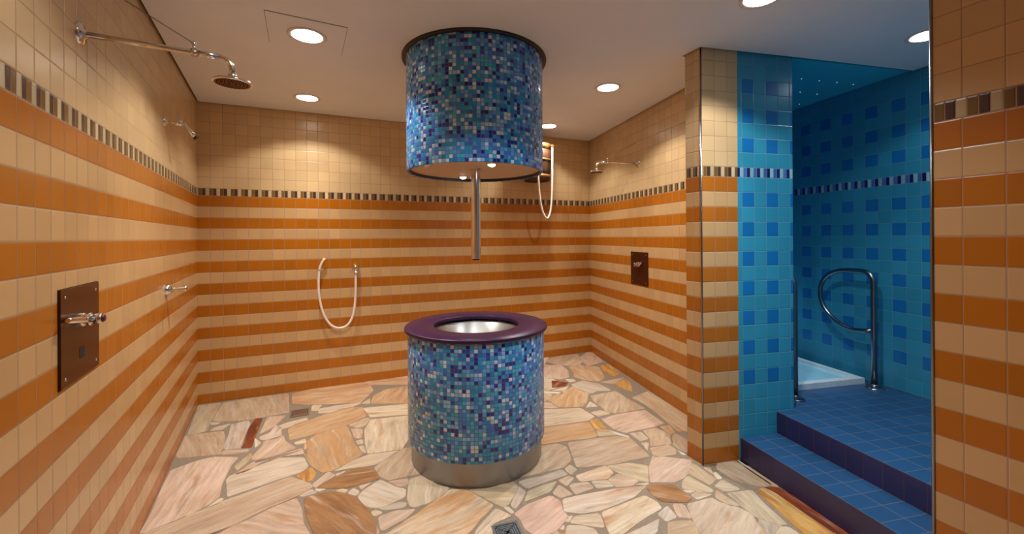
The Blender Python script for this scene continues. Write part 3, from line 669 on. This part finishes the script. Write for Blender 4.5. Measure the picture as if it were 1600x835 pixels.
P 1.721,2.268 1.657,2.137 1.713,1.957 1.853,1.964 1.91,2.029
C 2.136,-0.241 1.961,-0.365 1.944,-0.569 2.256,-0.475 2.267,-0.457 2.232,-0.308
C 2.051,-0.051 1.832,-0.196 1.955,-0.351 2.129,-0.229 2.125,-0.117"""
TONES = dict(T=((196, 160, 120), (166, 122, 84)), O=((200, 156, 108), (176, 112, 58)), B=((158, 108, 60), (128, 80, 40)), K=((204, 160, 132), (182, 138, 110)),
             P=((212, 186, 158), (192, 158, 126)), G=((200, 182, 164), (172, 150, 132)), C=((222, 200, 164), (204, 172, 128)), V=((192, 168, 126), (170, 144, 104)),
             R=((140, 56, 16), (88, 30, 10)), Y=((200, 154, 84), (176, 108, 36)), W=((228, 212, 188), (212, 190, 160)), S=((214, 178, 152), (188, 140, 108)),
             o=((182, 138, 96), (188, 116, 48)), E=((216, 186, 152), (196, 128, 64)), p=((220, 160, 134), (204, 144, 118)), c=((226, 186, 144), (222, 160, 112)), k=((226, 200, 170), (214, 168, 146)))
def clip(poly, a, b, c):
    out = []
    for i in range(len(poly)):
        p, q = poly[i], poly[(i+1) % len(poly)]; dp, dq = a*p[0]+b*p[1]-c, a*q[0]+b*q[1]-c
        if dp <= 0: out.append(p)
        if (dp < 0 < dq) or (dq < 0 < dp):
            t = dp/(dp-dq); out.append((p[0]+(q[0]-p[0])*t, p[1]+(q[1]-p[1])*t))
    return out
def build_floor():
    me = bpy.data.meshes.new('floor'); V = []; Fc = []; UV = []; CA = []; CB = []; MI = []
    def add(pts, mi, uvf=None, a=(1, 1, 1), b=(1, 1, 1)):
        i = len(V); V.extend(pts); Fc.append(tuple(range(i, i+len(pts)))); MI.append(mi)
        for p in pts: UV.append(uvf(p) if uvf else (0, 0)); CA.append((*a, 1)); CB.append((*b, 1))
    dl = dot(BN, LB)+2.6
    base = [LB, QL, QR, N0, (N0[0]+NF[0]*.9, N0[1]+NF[1]*.9), nm(2.4, -2.3), PC, PL, RI, RB]
    for sgn in (1, -1):
        add([(x, y, floor_z(x, y)-.003) for x, y in clip(base, BN[0]*sgn, BN[1]*sgn, dl*sgn)], 0)
    rnd = random.Random(4)
    lines = [(l, 0.) for l in STONES.strip().splitlines()]+[(l, -.0012) for l in FILLER.strip().splitlines()]
    for l, dz in lines:
        k, *pts = l.split(); P = [tuple(map(float, q.split(','))) for q in pts]
        n = len(P); cx, cy = sum(p[0] for p in P)/n, sum(p[1] for p in P)/n
        # keep inside the room
        for (o_, nn) in ((LB, LN), (LB, BN)):
            P = clip(P, -nn[0], -nn[1], -(nn[0]*o_[0]+nn[1]*o_[1])-.001)
            if len(P) < 3: break
        if len(P) < 3: continue
        ctr = (cx, cy); A2 = sum(P[i][0]*P[(i+1) % len(P)][1]-P[(i+1) % len(P)][0]*P[i][1] for i in range(len(P)))
        if A2 > 0 and len(P) > 2: P = offset_poly(P, -.0055)
        Q = []
        for i in range(len(P)):                      # soften the corners
            p, q = P[i], P[(i+1) % len(P)]; L = math.hypot(q[0]-p[0], q[1]-p[1]); t = min(.22, .012/max(L, 1e-4))
            Q += [(p[0]+(q[0]-p[0])*t, p[1]+(q[1]-p[1])*t), (q[0]+(p[0]-q[0])*t, q[1]+(p[1]-q[1])*t)]
        sxx = sum((p[0]-cx)**2 for p in P); syy = sum((p[1]-cy)**2 for p in P); sxy = sum((p[0]-cx)*(p[1]-cy) for p in P)
        th = .5*math.atan2(2*sxy, sxx-syy)+rnd.uniform(-.08, .08); ox, oy = rnd.uniform(0, 50), rnd.uniform(0, 50)
        uvf = lambda p: (ox+(p[0]*math.cos(th)+p[1]*math.sin(th)), oy+(-p[0]*math.sin(th)+p[1]*math.cos(th)))
        j = lambda c: tuple(max(0, min(1, x*(1+g))) for x, g in zip(srgb(*c), (s0+rnd.uniform(-.03, .03), s0, s0+rnd.uniform(-.05, .05))))
        s0 = rnd.uniform(-.06, .06); soft = .10 if k in 'RY' else .12 if k == 'B' else .42 if k in 'EoO' else .55
        tone = [tuple(c+(m-c)*soft for c, m in zip(cc, (188, 172, 152))) for cc in TONES[k]]; a, b = j(tone[0]), j(tone[1])
        top = []
        for x, y in Q:
            d = math.hypot(x-cx, y-cy) or 1; s = max(0, 1-.004/d); xx, yy = cx+(x-cx)*s, cy+(y-cy)*s
            top.append((xx, yy, floor_z(xx, yy)+dz))
        low = [(x, y, floor_z(x, y)-.006) for x, y in Q]
        add(top, 1, uvf, a, b)
        for i in range(len(Q)):
            i2 = (i+1) % len(Q); add([low[i], low[i2], top[i2], top[i]], 1, uvf, a, b)
    me.from_pydata(V, [], Fc); me.materials.append(MT['grout']); me.materials.append(MT['stone'])
    ul = me.uv_layers.new(name='UVMap'); ul.data.foreach_set('uv', [c for q in UV for c in q])
    for nme, arr in (('tone_a', CA), ('tone_b', CB)):
        at = me.color_attributes.new(nme, 'FLOAT_COLOR', 'CORNER'); at.data.foreach_set('color', [c for q in arr for c in q])
    me.polygons.foreach_set('material_index', MI); me.update()
    o = bpy.data.objects.new('floor', me); COL.objects.link(o); struct(o)
build_floor()

# ------------------------------------------------------------------ tiled steps up to the niche
R1, R2, H1, H2 = 2.125, 2.418, .144, .29
nearm = lambda n: -1.1266-.1885*(n-1.7856)-.003
stepuv_top = lambda x, y: ((dot(M, (x, y))+2.052)/.1+60, (dot(N, (x, y))-R1)/.147)
fz1 = -.008
ts = thing('tiled_steps', 'two blue tiled steps with navy risers climbing to the pool niche', 'steps', v3(nm(R1, -2.0), fz1))
def riser_uv(h0, h1, x0, pa): return lambda x, y, z: ((dot(M, (x, y))+2.052)/.1+60, (z-h0)/(h1-h0))
w = MB(); w.prism([nm(R1, nearm(R1)), nm(R2-.002, nearm(R2)), nm(R2-.002, fm+.002), nm(R1, fm+.002)], fz1, H1, 0, 1, stepuv_top, riser_uv(fz1, H1, 0, 0))
w.build('lower_step', ['tread', 'riser'], ts)
w = MB(); w.prism([nm(R2, nearm(R2)), nm(3.678, nearm(3.68)), nm(3.678, -4.598), nm(2.565, -4.598), nm(2.565, fm+.002), nm(R2, fm+.002)], -.008, H2, 0, 1,
                  lambda x, y: ((dot(M, (x, y))+2.052)/.1+60, (dot(N, (x, y))-R2)/.147), riser_uv(H1, H2, 0, 0))
w.build('upper_platform', ['tread', 'riser'], ts)

# ================================================================== BLUE MOSAIC DRUMS
DX, DY = -.2546, 2.985; DR = .474
CELLS = 124; CH = .0238
fzd = floor_z(DX, DY)
t = thing('mosaic_basin', 'round waist-high basin covered in blue glass mosaic with a purple stone rim', 'basin', (DX, DY, fzd))
w = MB(); w.lathe([(DR-.03, .147), (DR-.003, .147), (DR, .150), (DR, .868)], (DX, DY, 0), seg=124, uvr=(CELLS, CH)); w.build('mosaic_drum', 'mosaic', t, origin=(DX, DY, 0))
w = MB(); w.lathe([(.452, fzd-.006), (.452, .146)], (DX, DY, 0), seg=96); w.lathe([(.452, .146), (.3, .146)], (DX, DY, 0), seg=96); w.build('plinth', 'plinth', t, origin=(DX, DY, 0))
w = MB(); w.lathe([(.30, .866), (.488, .866), (.4955, .871), (.497, .880), (.4955, .888), (.490, .8925), (.30, .893), (.297, .890), (.296, .880), (.297, .866)], (DX, DY, 0), seg=128)
w.build('rim', 'granite', t, origin=(DX, DY, 0))
w = MB(); w.lathe([(.318, .850), (.316, .845), (.308, .84), (.27, .60), (.22, .52), (.12, .49), (.04, .485), (.035, .47), (0.0, .47)], (DX, DY, 0), seg=96, flip=True)
w.build('bowl', 'bowl', t, origin=(DX, DY, 0))

t = thing('ceiling_drum', 'blue mosaic drum hanging from the ceiling above the basin with a steel pipe', 'ceiling drum', (DX, DY, CEIL))
UB = 1.953
w = MB(); w.lathe([(DR-.020, UB+.03), (DR-.018, UB), (DR-.003, UB), (DR, UB+.003), (DR, 2.726)], (DX, DY, 0), seg=124, uvr=(CELLS, CH)); w.build('mosaic_drum', 'mosaic', t, origin=(DX, DY, 0))
w = MB(); w.lathe([(DR-.022, UB+.001), (DR-.022, UB+.026)], (DX, DY, 0), seg=96, flip=True); w.lathe([(DR-.019, UB+.001), (DR-.022, UB+.001)], (DX, DY, 0), seg=96); w.build('edge_ring', 'darkrim', t, origin=(DX, DY, 0))
w = MB(); w.lathe([(DR-.021, UB+.022), (.30, UB+.0225), (.06, UB+.023), (0, UB+.023)], (DX, DY, 0), seg=96, flip=True); w.build('underside', 'underside', t, origin=(DX, DY, 0))
w = MB(); w.lathe([(DR-.01, 2.727), (.501, 2.727), (.502, 2.729), (.502, CEIL)], (DX, DY, 0), seg=128); w.build('collar', 'darkrim', t, origin=(DX, DY, 0))
w = MB(); w.lathe([(.034, UB+.022), (.034, 1.357), (.0335, 1.352), (.031, 1.350), (.028, 1.352), (.028, UB)], (DX, DY, 0), seg=40, flip=True); pipe = w.build('outlet_pipe', 'steel_v', t, origin=(DX, DY, 0))
w = MB(); w.lathe([(.026, UB), (.026, 1.346), (.022, 1.341), (.019, 1.346), (.019, UB)], (DX, DY, 0), seg=40, flip=True); w.build('inner_pipe', 'darkrim', pipe, origin=(DX, DY, 0))
w = MB(); w.lathe([(.012, UB+.0215), (.0, UB+.0215)], (DX+.03, DY-.06, 0), seg=20, flip=True); w.build('screw_hole', 'black', t)
for dx, dy, on in ((-.124, .305, 1), (.127, -.26, 1), (-.30, -.225, 0)):
    x, y = DX+dx, DY+dy
    w = MB(); w.lathe([(.025, UB+.017), (.036, UB+.015), (.038, UB+.019), (.038, UB+.024)], (x, y, 0), seg=32, flip=True); o = w.build('spot_lamp', 'chrome', t, origin=(x, y, UB+.02))
    w = MB(); w.lathe([(.025, UB+.0165), (.022, UB+.010), (.014, UB+.005), (0, UB+.003)], (x, y, 0), seg=32, flip=True); w.build('spot_lens', 'lamp' if on else 'steel', o, origin=(x, y, UB+.018))

# ================================================================== CEILING LIGHTS
def downlight(x, y, label, r=.085, cool=False, z=CEIL, group='recessed ceiling lights'):
    t = thing('ceiling_downlight', label, 'ceiling light', (x, y, z), group)
    w = MB(); w.lathe([(r-.001, z-.003), (r+.010, z-.007), (r+.020, z-.006), (r+.024, z-.003), (r+.024, z)], (x, y, 0), seg=64, flip=True); w.build('trim_ring', 'ringwhite', t, origin=(x, y, z))
    w = MB(); w.lathe([(r, z-.003), (r*.7, z-.005), (r*.3, z-.006), (0, z-.006)], (x, y, 0), seg=48, flip=True); w.build('lamp_diffuser', 'lampcool' if cool else 'lamp', t, origin=(x, y, z))
    return t
def spot(x, y, z, watt, col, ang=130, blend=.35, rad=.06, tilt=None):
    l = bpy.data.lights.new('spot_beam', 'SPOT'); l.energy = watt; l.color = col; l.spot_size = math.radians(ang); l.spot_blend = blend; l.shadow_soft_size = rad
    o = bpy.data.objects.new('spot_beam', l); COL.objects.link(o); o.location = (x, y, z)
    return o
WARM = (1., .965, .90); NEUT = (1., 1., .99); COOL = (.8, .93, 1.)
LIGHTS = [(-1.24, 2.572, 'round ceiling light set in the square access panel, largest at upper left', 92, WARM, .088),
          (-1.795, 3.718, 'round ceiling light close to the back left corner, above the hose outlet', 58, WARM, .085),
          (.805, 3.508, 'round ceiling light to the right of the hanging drum', 68, WARM, .085),
          (.414, 4.709, 'round ceiling light half hidden behind the right edge of the hanging drum', 55, WARM, .085),
          (1.304, 2.194, 'round ceiling light cut by the top edge of the photo', 74, NEUT, .085),
          (2.588, 2.62, 'round ceiling light half hidden by the near orange pillar, before the blue niche', 20, COOL, .085)]
for x, y, lab, W, c, r in LIGHTS:
    z = CEIL-.004 if x == -1.24 else CEIL
    downlight(x, y, lab, r, c == COOL, z)
    spot(x, y, z-.012, W*(.64 if x == -1.795 else .84), c, rad=.035)                              # the wide spill that washes the walls
    spot(x, y, z-.014, W*1.36, c, 100, 1., .035)                     # the reflector's main beam
spot(-.62, 1.42, CEIL-.012, 30, NEUT); spot(.15, 1.45, CEIL-.012, 66, (.92, .97, 1.))  # stand-in spots without fixtures, added out of view to light walls and drums
nx, ny = nm(2.86, -3.75); spot(nx, ny, CEIL-.012, 75, (.8, .95, 1.), 62, .6)  # added spot, unseen and without fixture, brightens the foot basin and niche wall
for dx, dy in ((-.124, .305), (.127, -.26)):
    spot(DX+dx, DY+dy, UB-.004, 4, (1., .93, .84), 110, .5, .02)
# access panel round the first light
pc = (-1.24, 2.572); a = Vector((.19, -.3845)).normalized()
e1 = Vector((-.4454, .8953)); e2 = Vector((.8826, .4701))
t = thing('access_panel', 'square painted access panel flush in the ceiling around the largest light', 'access panel', (pc[0], pc[1], CEIL))
w = MB(); w.box((pc[0], pc[1], CEIL-.0005), e1, e2, .213, .213, .0010); w.build('seam', 'darkrim', t)
w = MB(); w.box((pc[0], pc[1], CEIL-.002), e1, e2, .2105, .2105, .002); w.build('panel', 'ceil', t)
# star points
for x, y in ((2.308, 3.357), (2.481, 3.401), (2.656, 3.443), (2.827, 3.489), (2.51, 3.668), (2.695, 3.721), (2.732, 4.004)):
    w = MB(); w.lathe([(.0042, 0), (.004, -.002), (.0025, -.0035), (0, -.004)], (x, y, CEIL+.008), seg=12, flip=True)
    tag(w.build('star_light', 'star', origin=(x, y, CEIL+.008)), 'tiny star light point in the blue niche ceiling', 'star light', 'star points in the niche ceiling')

# ================================================================== SHOWERS
def rain_shower(P, n, L, stay_t, label):
    """P on the wall, n into the room"""
    n = Vector((n[0], n[1], 0)); up = Vector((0, 0, 1)); side = n.cross(up)
    t = thing('rain_shower', label, 'shower', P, 'long-arm rain showers')
    w = MB(); w.lathe([(.0, .020), (.014, .020), (.017, .014), (.034, .011), (.040, .005), (.041, 0)], P, n, 40, flip=True); w.build('wall_flange', 'chrome', t)
    E = P+n*L; r = .0105
    pts = [P+n*.004, P+n*(L*.5), P+n*(L-.045)]+[p for p in arc(E+n*-.045+up*-.045, .045, PI/2, 0, n, up, 8)][1:]+[E-up*.075]
    w = MB(); w.tube(pts, r, 16); w.build('arm', 'chrome', t)
    w = MB(); w.tube([P+n*(L-.115), P+n*(L-.05)], .0122, 16); w.build('sleeve', 'steel_v', t)
    H = E-up*.088
    w = MB(); w.lathe([(.0, .026), (.012, .026), (.016, .020), (.016, .012), (.012, .006), (.03, .002), (.062, -.003), (.069, -.006), (.0705, -.010), (.069, -.014), (.064, -.0155)], H, up, 48, flip=True)
    hd = w.build('shower_head', 'chrome', t)
    w = MB(); w.lathe([(.064, -.0155), (.03, -.0165), (.0, -.0165)], H, up, 48, flip=True)
    for ring, cnt in ((.015, 8), (.028, 14), (.041, 20), (.054, 26)):
        for k in range(cnt):
            a = 2*PI*k/cnt; w.tube([H+n*ring*math.cos(a)+side*ring*math.sin(a)-up*.016, H+n*ring*math.cos(a)+side*ring*math.sin(a)-up*.019], .0017, 6)
    w.build('spray_plate', 'copper', hd)
    S = P+n*stay_t
    w = MB(); w.tube([S-up*.013, S+up*.012], .0135, 14); w.tube([S+up*.01, S+up*.03], .0055, 10); w.lathe([(.0, .010), (.006, .0085), (.009, .004), (.0095, 0), (.009, -.004), (.006, -.0085), (0, -.01)], S+up*.036, up, 16, flip=True)
    w.build('stay_post', 'chrome', t)
    A = P+up*.217
    w = MB(); w.lathe([(.0, .014), (.006, .013), (.010, .006), (.014, .002), (.014, 0)], A, n, 24, flip=True); w.build('stay_anchor', 'chrome', t)
    w = MB(); w.tube([A+n*.012, S+up*.036], .0019, 8); w.build('stay_wire', 'rail', t)
rain_shower(left(2.607, 0, 2.247), LN, .462, .334, 'chrome rain shower arm with a stay wire on the left wall, nearest the camera')
rain_shower(right(1.221, 0, 2.243), RN, .452, .335, 'chrome rain shower arm with a stay wire on the far right wall')

# short side jet on the left wall
n = Vector((*LN, 0)); up = Vector((0, 0, 1)); d = Vector((*LD, 0))
P = left(1.268, 0, 2.252)
t = thing('side_shower', 'small chrome angled wall shower high on the left wall near the corner', 'shower', P)
w = MB(); w.lathe([(.0, .014), (.014, .014), (.016, .010), (.028, .006), (.031, .002), (.031, 0)], P, n, 36, flip=True); w.build('wall_flange', 'chrome', t)
w = MB(); w.tube([P+n*.01, P+n*.075], .008, 14); w.build('stem', 'chrome', t)
w = MB(); w.lathe([(.0, -.022), (.017, -.022), (.0205, -.018), (.0205, .014), (.016, .02), (0, .02)], P+n*.072, n, 24, flip=True); w.build('ball_joint', 'chrome', t)
e = (n*.62-up*.78).normalized(); q = P+n*.105-up*.012
w = MB(); w.tube([P+n*.085, P+n*.10, q+e*.01, q+e*.05, q+e*.085], [.008, .009, .010, .013, .016], 16); w.build('nozzle', 'chrome', t)
w = MB(); w.lathe([(.0, .003), (.015, .002), (.018, 0), (.018, -.008), (.014, -.014), (.0, -.014)], q+e*.098, e, 28, flip=True); w.build('nozzle_ring', 'copper', t)

# small tap on the left wall
P = left(1.261, 0, 1.178)
t = thing('wall_outlet', 'short chrome water outlet sticking out of the left wall below the angled shower', 'outlet', P)
w = MB(); w.lathe([(.0, .034), (.018, .033), (.028, .026), (.035, .014), (.037, .004), (.037, 0)], P, n, 40, flip=True); w.build('dome', 'chrome', t)
w = MB(); w.lathe([(.0, .030), (.012, .030), (.0145, .040), (.014, .050), (.0185, .096), (.019, .108), (.0165, .109), (.015, .098), (0, .098)], P, n, 28, flip=True); w.build('spout', 'chrome', t)

def control_plate(C, dirv, n, hw, hh, label, big):
    dirv, n = Vector((*dirv, 0)), Vector((*n, 0)); up = Vector((0, 0, 1))
    t = thing('shower_control', label, 'shower control', C, 'brown push plates with mixer handles')
    w = MB(); w.box(C+n*.0035, dirv, n, hw, .0035, hh); w.build('plate', 'copper', t, bevel=.0015)
    w = MB(); w.box(C+n*.0012, dirv, n, hw+.002, .0012, hh+.002); w.build('gasket', 'platedge', t)
    for i in (-1, 1):
        for j in (-1, 1):
            w = MB(); w.lathe([(.0, .0028), (.003, .0024), (.0048, .001), (.005, 0)], C+dirv*i*(hw-.034)+up*j*(hh-.027)+n*.007, n, 14, flip=True); w.build('screw', 'chrome', t)
    K = C+up*.041
    w = MB(); w.lathe([(.0, .010), (.021, .010), (.024, .007), (.024, 0)], K+n*.007, n, 32, flip=True); h = w.build('mixer_base', 'chrome', t)
    w = MB(); w.lathe([(.0, .052), (.016, .052), (.0185, .049), (.0185, .030), (.0165, .028), (.0165, .006)], K+n*.010, n, 28, flip=True); w.lathe([(.0165, .014), (.0225, .015), (.0235, .019), (.0225, .023), (.0165, .024)], K+n*.010, n, 32, flip=True)
    w.build('mixer_body', 'chrome', h)
    w = MB(); Lv = .165 if big else .08; w.tube([K+n*.026+dirv*.008, K+n*.026+dirv*.05+up*.008, K+n*.024+dirv*Lv+up*.022, K+n*.024+dirv*(Lv+.006)+up*.023], [.0155, .0135, .0095, .007], 18); w.build('lever', 'chrome', h)
    w = MB(); w.box(K+n*.050-up*.002, dirv, n, .012, .010, .0135); w.build('stop_catch', 'chrome', h, bevel=.003)
    w = MB(); w.lathe([(.0, .009), (.011, .008), (.014, .004), (.0145, 0)], K+n*.062, n, 24, flip=True); w.build('end_cap', 'redcap', h)
    w = MB(); w.box(C-up*.075+n*.0072, dirv, n, .021 if big else .012, .0006, .021 if big else .010); w.build('sensor_window', 'black', t)
control_plate(left(2.625, 0, 1.173), LD, LN, .170, .163, 'brown metal shower plate with chrome mixer handle on the left wall', True)
control_plate(right(1.237, 0, 1.176), M, RN, .165, .165, 'brown metal shower plate with chrome mixer handle on the far right wall', False)

# hose loop on the back wall
nb = Vector((*BN, 0)); bd = Vector((*BD, 0))
O = back(1.335, 0, 1.20); Hk = back(1.0, 0, 1.193)
t = thing('wall_hose', 'cream hose hanging in a U from a chrome outlet on the striped back wall', 'hose', O)
w = MB(); w.lathe([(.0, .036), (.020, .036), (.026, .028), (.029, .014), (.036, .004), (.036, 0)], O, nb, 28, flip=True); w.build('outlet', 'chrome', t)
w = MB(); w.tube([O+nb*.026+up*.030, O+nb*.034, O+nb*.034-up*.04], [.016, .022, .015], 16); w.tube([O+nb*.034-up*.038, O+nb*.034-up*.07], .0185, 14); w.build('coupling', 'chrome', t)
o34 = O+nb*.034
a0 = o34-up*.055; bot = back(1.185, .05, .60)
pts = bez(a0, o34-up*.34, back(1.335, .05, .60), bot, 18)[:-1]+bez(bot, back(1.02, .05, .60), back(.965, .045, .95), back(1.0, .034, 1.193), 18)[:-1]+bez(back(1.0, .034, 1.193), back(1.008, .034, 1.235), back(1.025, .036, 1.27), back(1.048, .04, 1.30), 6)
w = MB(); w.tube(pts, .0115, 14); w.build('hose', 'hose', t)
w = MB(); w.tube([Hk, Hk+nb*.022], .007, 10); w.tube(arc(Hk+nb*.034, .0145, 0, 2*PI, bd, nb, 20)[:-1], .0032, 8, closed=True); w.tube([Hk-bd*.03+nb*.02, Hk+bd*.02+nb*.02], .003, 8); w.build('hook', 'chrome', t)

# dousing bucket behind the drum
bc = back(3.325, .205, 0); BT, BB = 2.575, 2.155
t = thing('dousing_bucket', 'dark wooden bucket with brass hoops hung on the back wall, half hidden by the drum', 'bucket', back(3.325, 0, 2.36))
w = MB(); w.lathe([(.0, BB+.012), (.138, BB+.012), (.140, BB), (.149, BB), (.158, BB+.12), (.163, BB+.25), (.166, BT), (.156, BT), (.150, BB+.2), (.140, BB+.02), (0, BB+.02)], (bc.x, bc.y, 0), seg=40, flip=True, smooth=True); w.build('staves', 'wood', t, origin=(bc.x, bc.y, BB))
for z, r, hh in ((BT-.03, .1675, .03), (BB+.235, .1650, .012), (BB+.045, .1545, .022)):
    w = MB(); w.lathe([(r-.003, z-hh), (r+.001, z-hh), (r+.002, z), (r+.002, z+hh), (r-.003, z+hh)], (bc.x, bc.y, 0), seg=40, flip=True); w.build('hoop', 'brass', t, origin=(bc.x, bc.y, z))
for s in (-1, 1):
    w = MB(); w.tube([back(3.325+s*.19, 0, 2.42), back(3.325+s*.19, .21, 2.42)], .010, 12); w.tube([back(3.325+s*.195, .205, 2.42), back(3.325+s*.150, .205, 2.42)], .012, 12); w.build('pivot_bracket', 'darkrim', t)
r0 = bc+nb*.180+bd*.105; r1 = bc+nb*.180+bd*-.085
pts = bez(v3(r0, 2.54), v3(r0, 2.20), v3(bc+nb*.18+bd*.115, 1.74), v3(bc+nb*.18+bd*.035, 1.712), 16)[:-1]+bez(v3(bc+nb*.18+bd*.035, 1.712), v3(bc+nb*.18+bd*-.045, 1.74), v3(r1, 2.0), v3(r1, 2.54), 16)
w = MB(); w.tube(pts, .0105, 12); w.build('pull_cord', 'rope', t)
w = MB(); w.tube([r0+nb*-.014+up*2.54, r0+nb*.012+up*2.54], .016, 14); w.build('cord_button', 'brass', t); w = MB(); w.tube([r1+nb*-.018+up*2.54, r1+nb*.012+up*2.54], .016, 14); w.build('cord_button', 'brass', t)

# ================================================================== FLOOR DRAINS
def drain(cx, cy, ax, hs, label):
    z = floor_z(cx, cy); ax = Vector((*ax, 0)).normalized(); ay = Vector((-ax.y, ax.x, 0)); c = Vector((cx, cy, z))
    t = thing('floor_drain', label, 'floor drain', c, 'square steel floor drains')
    w = MB(); w.box(c+Vector((0, 0, -.0005)), ax, ay, hs*.99, hs*.99, .0012); w.build('sump', 'black', t)
    w = MB()
    for s in (-1, 1):
        w.box(c+ax*s*(hs-.006)+Vector((0, 0, .002)), ax, ay, .006, hs, .0025); w.box(c+ay*s*(hs-.006)+Vector((0, 0, .002)), ax, ay, hs-.012, .006, .0025)
    w.build('frame', 'steel', t)
    w = MB(); g = hs-.014
    # bars run square to each side and meet along the diagonals
    for k in range(1, 5):
        q = g*k/4.6
        for s in (-1, 1):
            w.box(c+ax*s*q+Vector((0, 0, .0018)), ax, ay, .0042, q, .0015); w.box(c+ay*s*q+Vector((0, 0, .0018)), ax, ay, q, .0042, .0015)
    for s in (1, -1):
        dd = (ax+ay*s).normalized(); w.box(c+Vector((0, 0, .0019)), dd, Vector((-dd.y, dd.x, 0)), g*1.40, .004, .0014)
    w.box(c+Vector((0, 0, .0018)), ax, ay, .008, .008, .0015)
    w.build('grate', 'steel', t)
drain(-.030, 2.155, (.132, .043), .070, 'square steel floor drain at the bottom edge, in front of the mosaic basin')
drain(-1.823, 3.613, BD, .072, 'square steel floor drain far back left, below the hose')

# ================================================================== NICHE: TRAY AND RAILS
t = thing('foot_basin', 'white enamel foot basin sunk beside the blue niche wall behind the rails', 'basin', v3(nm(3.08, -3.5), H2))
n0, n1, m0, m1 = 2.60, 3.565, -2.715, -4.40
def nbox(w, a, b, c, d_, z0, z1): w.prism([nm(a, c), nm(a, d_), nm(b, d_), nm(b, c)][::-1], z0, z1)
w = MB(); tz = H2+.045
nbox(w, n0, n1, m0-.055, m0, H2, tz); nbox(w, n0, n1, m1, m1+.055, H2, tz); nbox(w, n0, n0+.045, m1+.055, m0-.055, H2, tz); nbox(w, n1-.045, n1, m1+.055, m0-.055, H2, tz)
w.build('basin_rim', 'white', t, bevel=.008)
w = MB(); nbox(w, n0+.04, n1-.04, m1+.05, m0-.05, H2, H2+.022); w.build('basin_floor', 'paleblue', t)
def rail(n_, m_, label):
    B = v3(nm(n_, m_), H2); back_ = Vector((-M[0], -M[1], 0)); up = Vector((0, 0, 1)); r = .0215
    t = thing('handrail', label, 'handrail', B, 'looped steel handrails')
    w = MB(); w.lathe([(.0, .012), (.055, .012), (.066, .008), (.068, 0)], B, up, 36, flip=True); w.build('base_plate', 'rail', t)
    w = MB(); w.lathe([(.0, .03), (.026, .03), (.030, .012)], B, up, 28, flip=True); w.build('collar', 'rail', t)
    top = .915; a = .085
    post = [B+up*.01, B+up*.4, B+up*(top-a)]+arc(B+back_*a+up*(top-a), a, PI, PI/2, back_, up, 8)[1:]
    L0 = B+back_*.19+up*top
    at = lambda f, dz: B+back_*f+up*(top+dz)
    loop = bez(at(.19, 0), at(.33, .004), at(.455, -.07), at(.455, -.215), 12)[1:]+bez(at(.455, -.215), at(.455, -.37), at(.30, -.488), at(.15, -.49), 12)[1:]+[at(.08, -.482), at(.012, -.466)]
    w = MB(); w.tube(post+[L0]+loop, [r]*len(post)+[r]+[r*.86]*len(loop), 18); w.build('rail_tube', 'rail', t)
rail(3.535, -2.62, 'looped steel handrail with round base, right of the pair beside the blue wall')
rail(2.735, -2.585, 'steel handrail post half hidden by the blue tiled wall end')

# ================================================================== CAMERA, WORLD, VIEW
cd = bpy.data.cameras.new('camera'); cam = bpy.data.objects.new('camera', cd); COL.objects.link(cam)
cd.sensor_width = 36; cd.sensor_fit = 'HORIZONTAL'; cd.lens = 660/1600*36; cd.shift_y = -46.5/1600; cd.clip_start = .02
cam.location = (0, 0, EYE); cam.rotation_euler = (Matrix.Rotation(PI/2, 3, 'X') @ Matrix.Rotation(-.006, 3, 'Z')).to_euler()
scene.camera = cam
wd = bpy.data.worlds.new('world'); scene.world = wd; wd.use_nodes = True; wd.node_tree.nodes['Background'].inputs[1].default_value = 0.
vs = scene.view_settings; vs.view_transform = 'Standard'; vs.look = 'None'; vs.gamma = 1; vs.use_curve_mapping = False; vs.exposure = EXPO
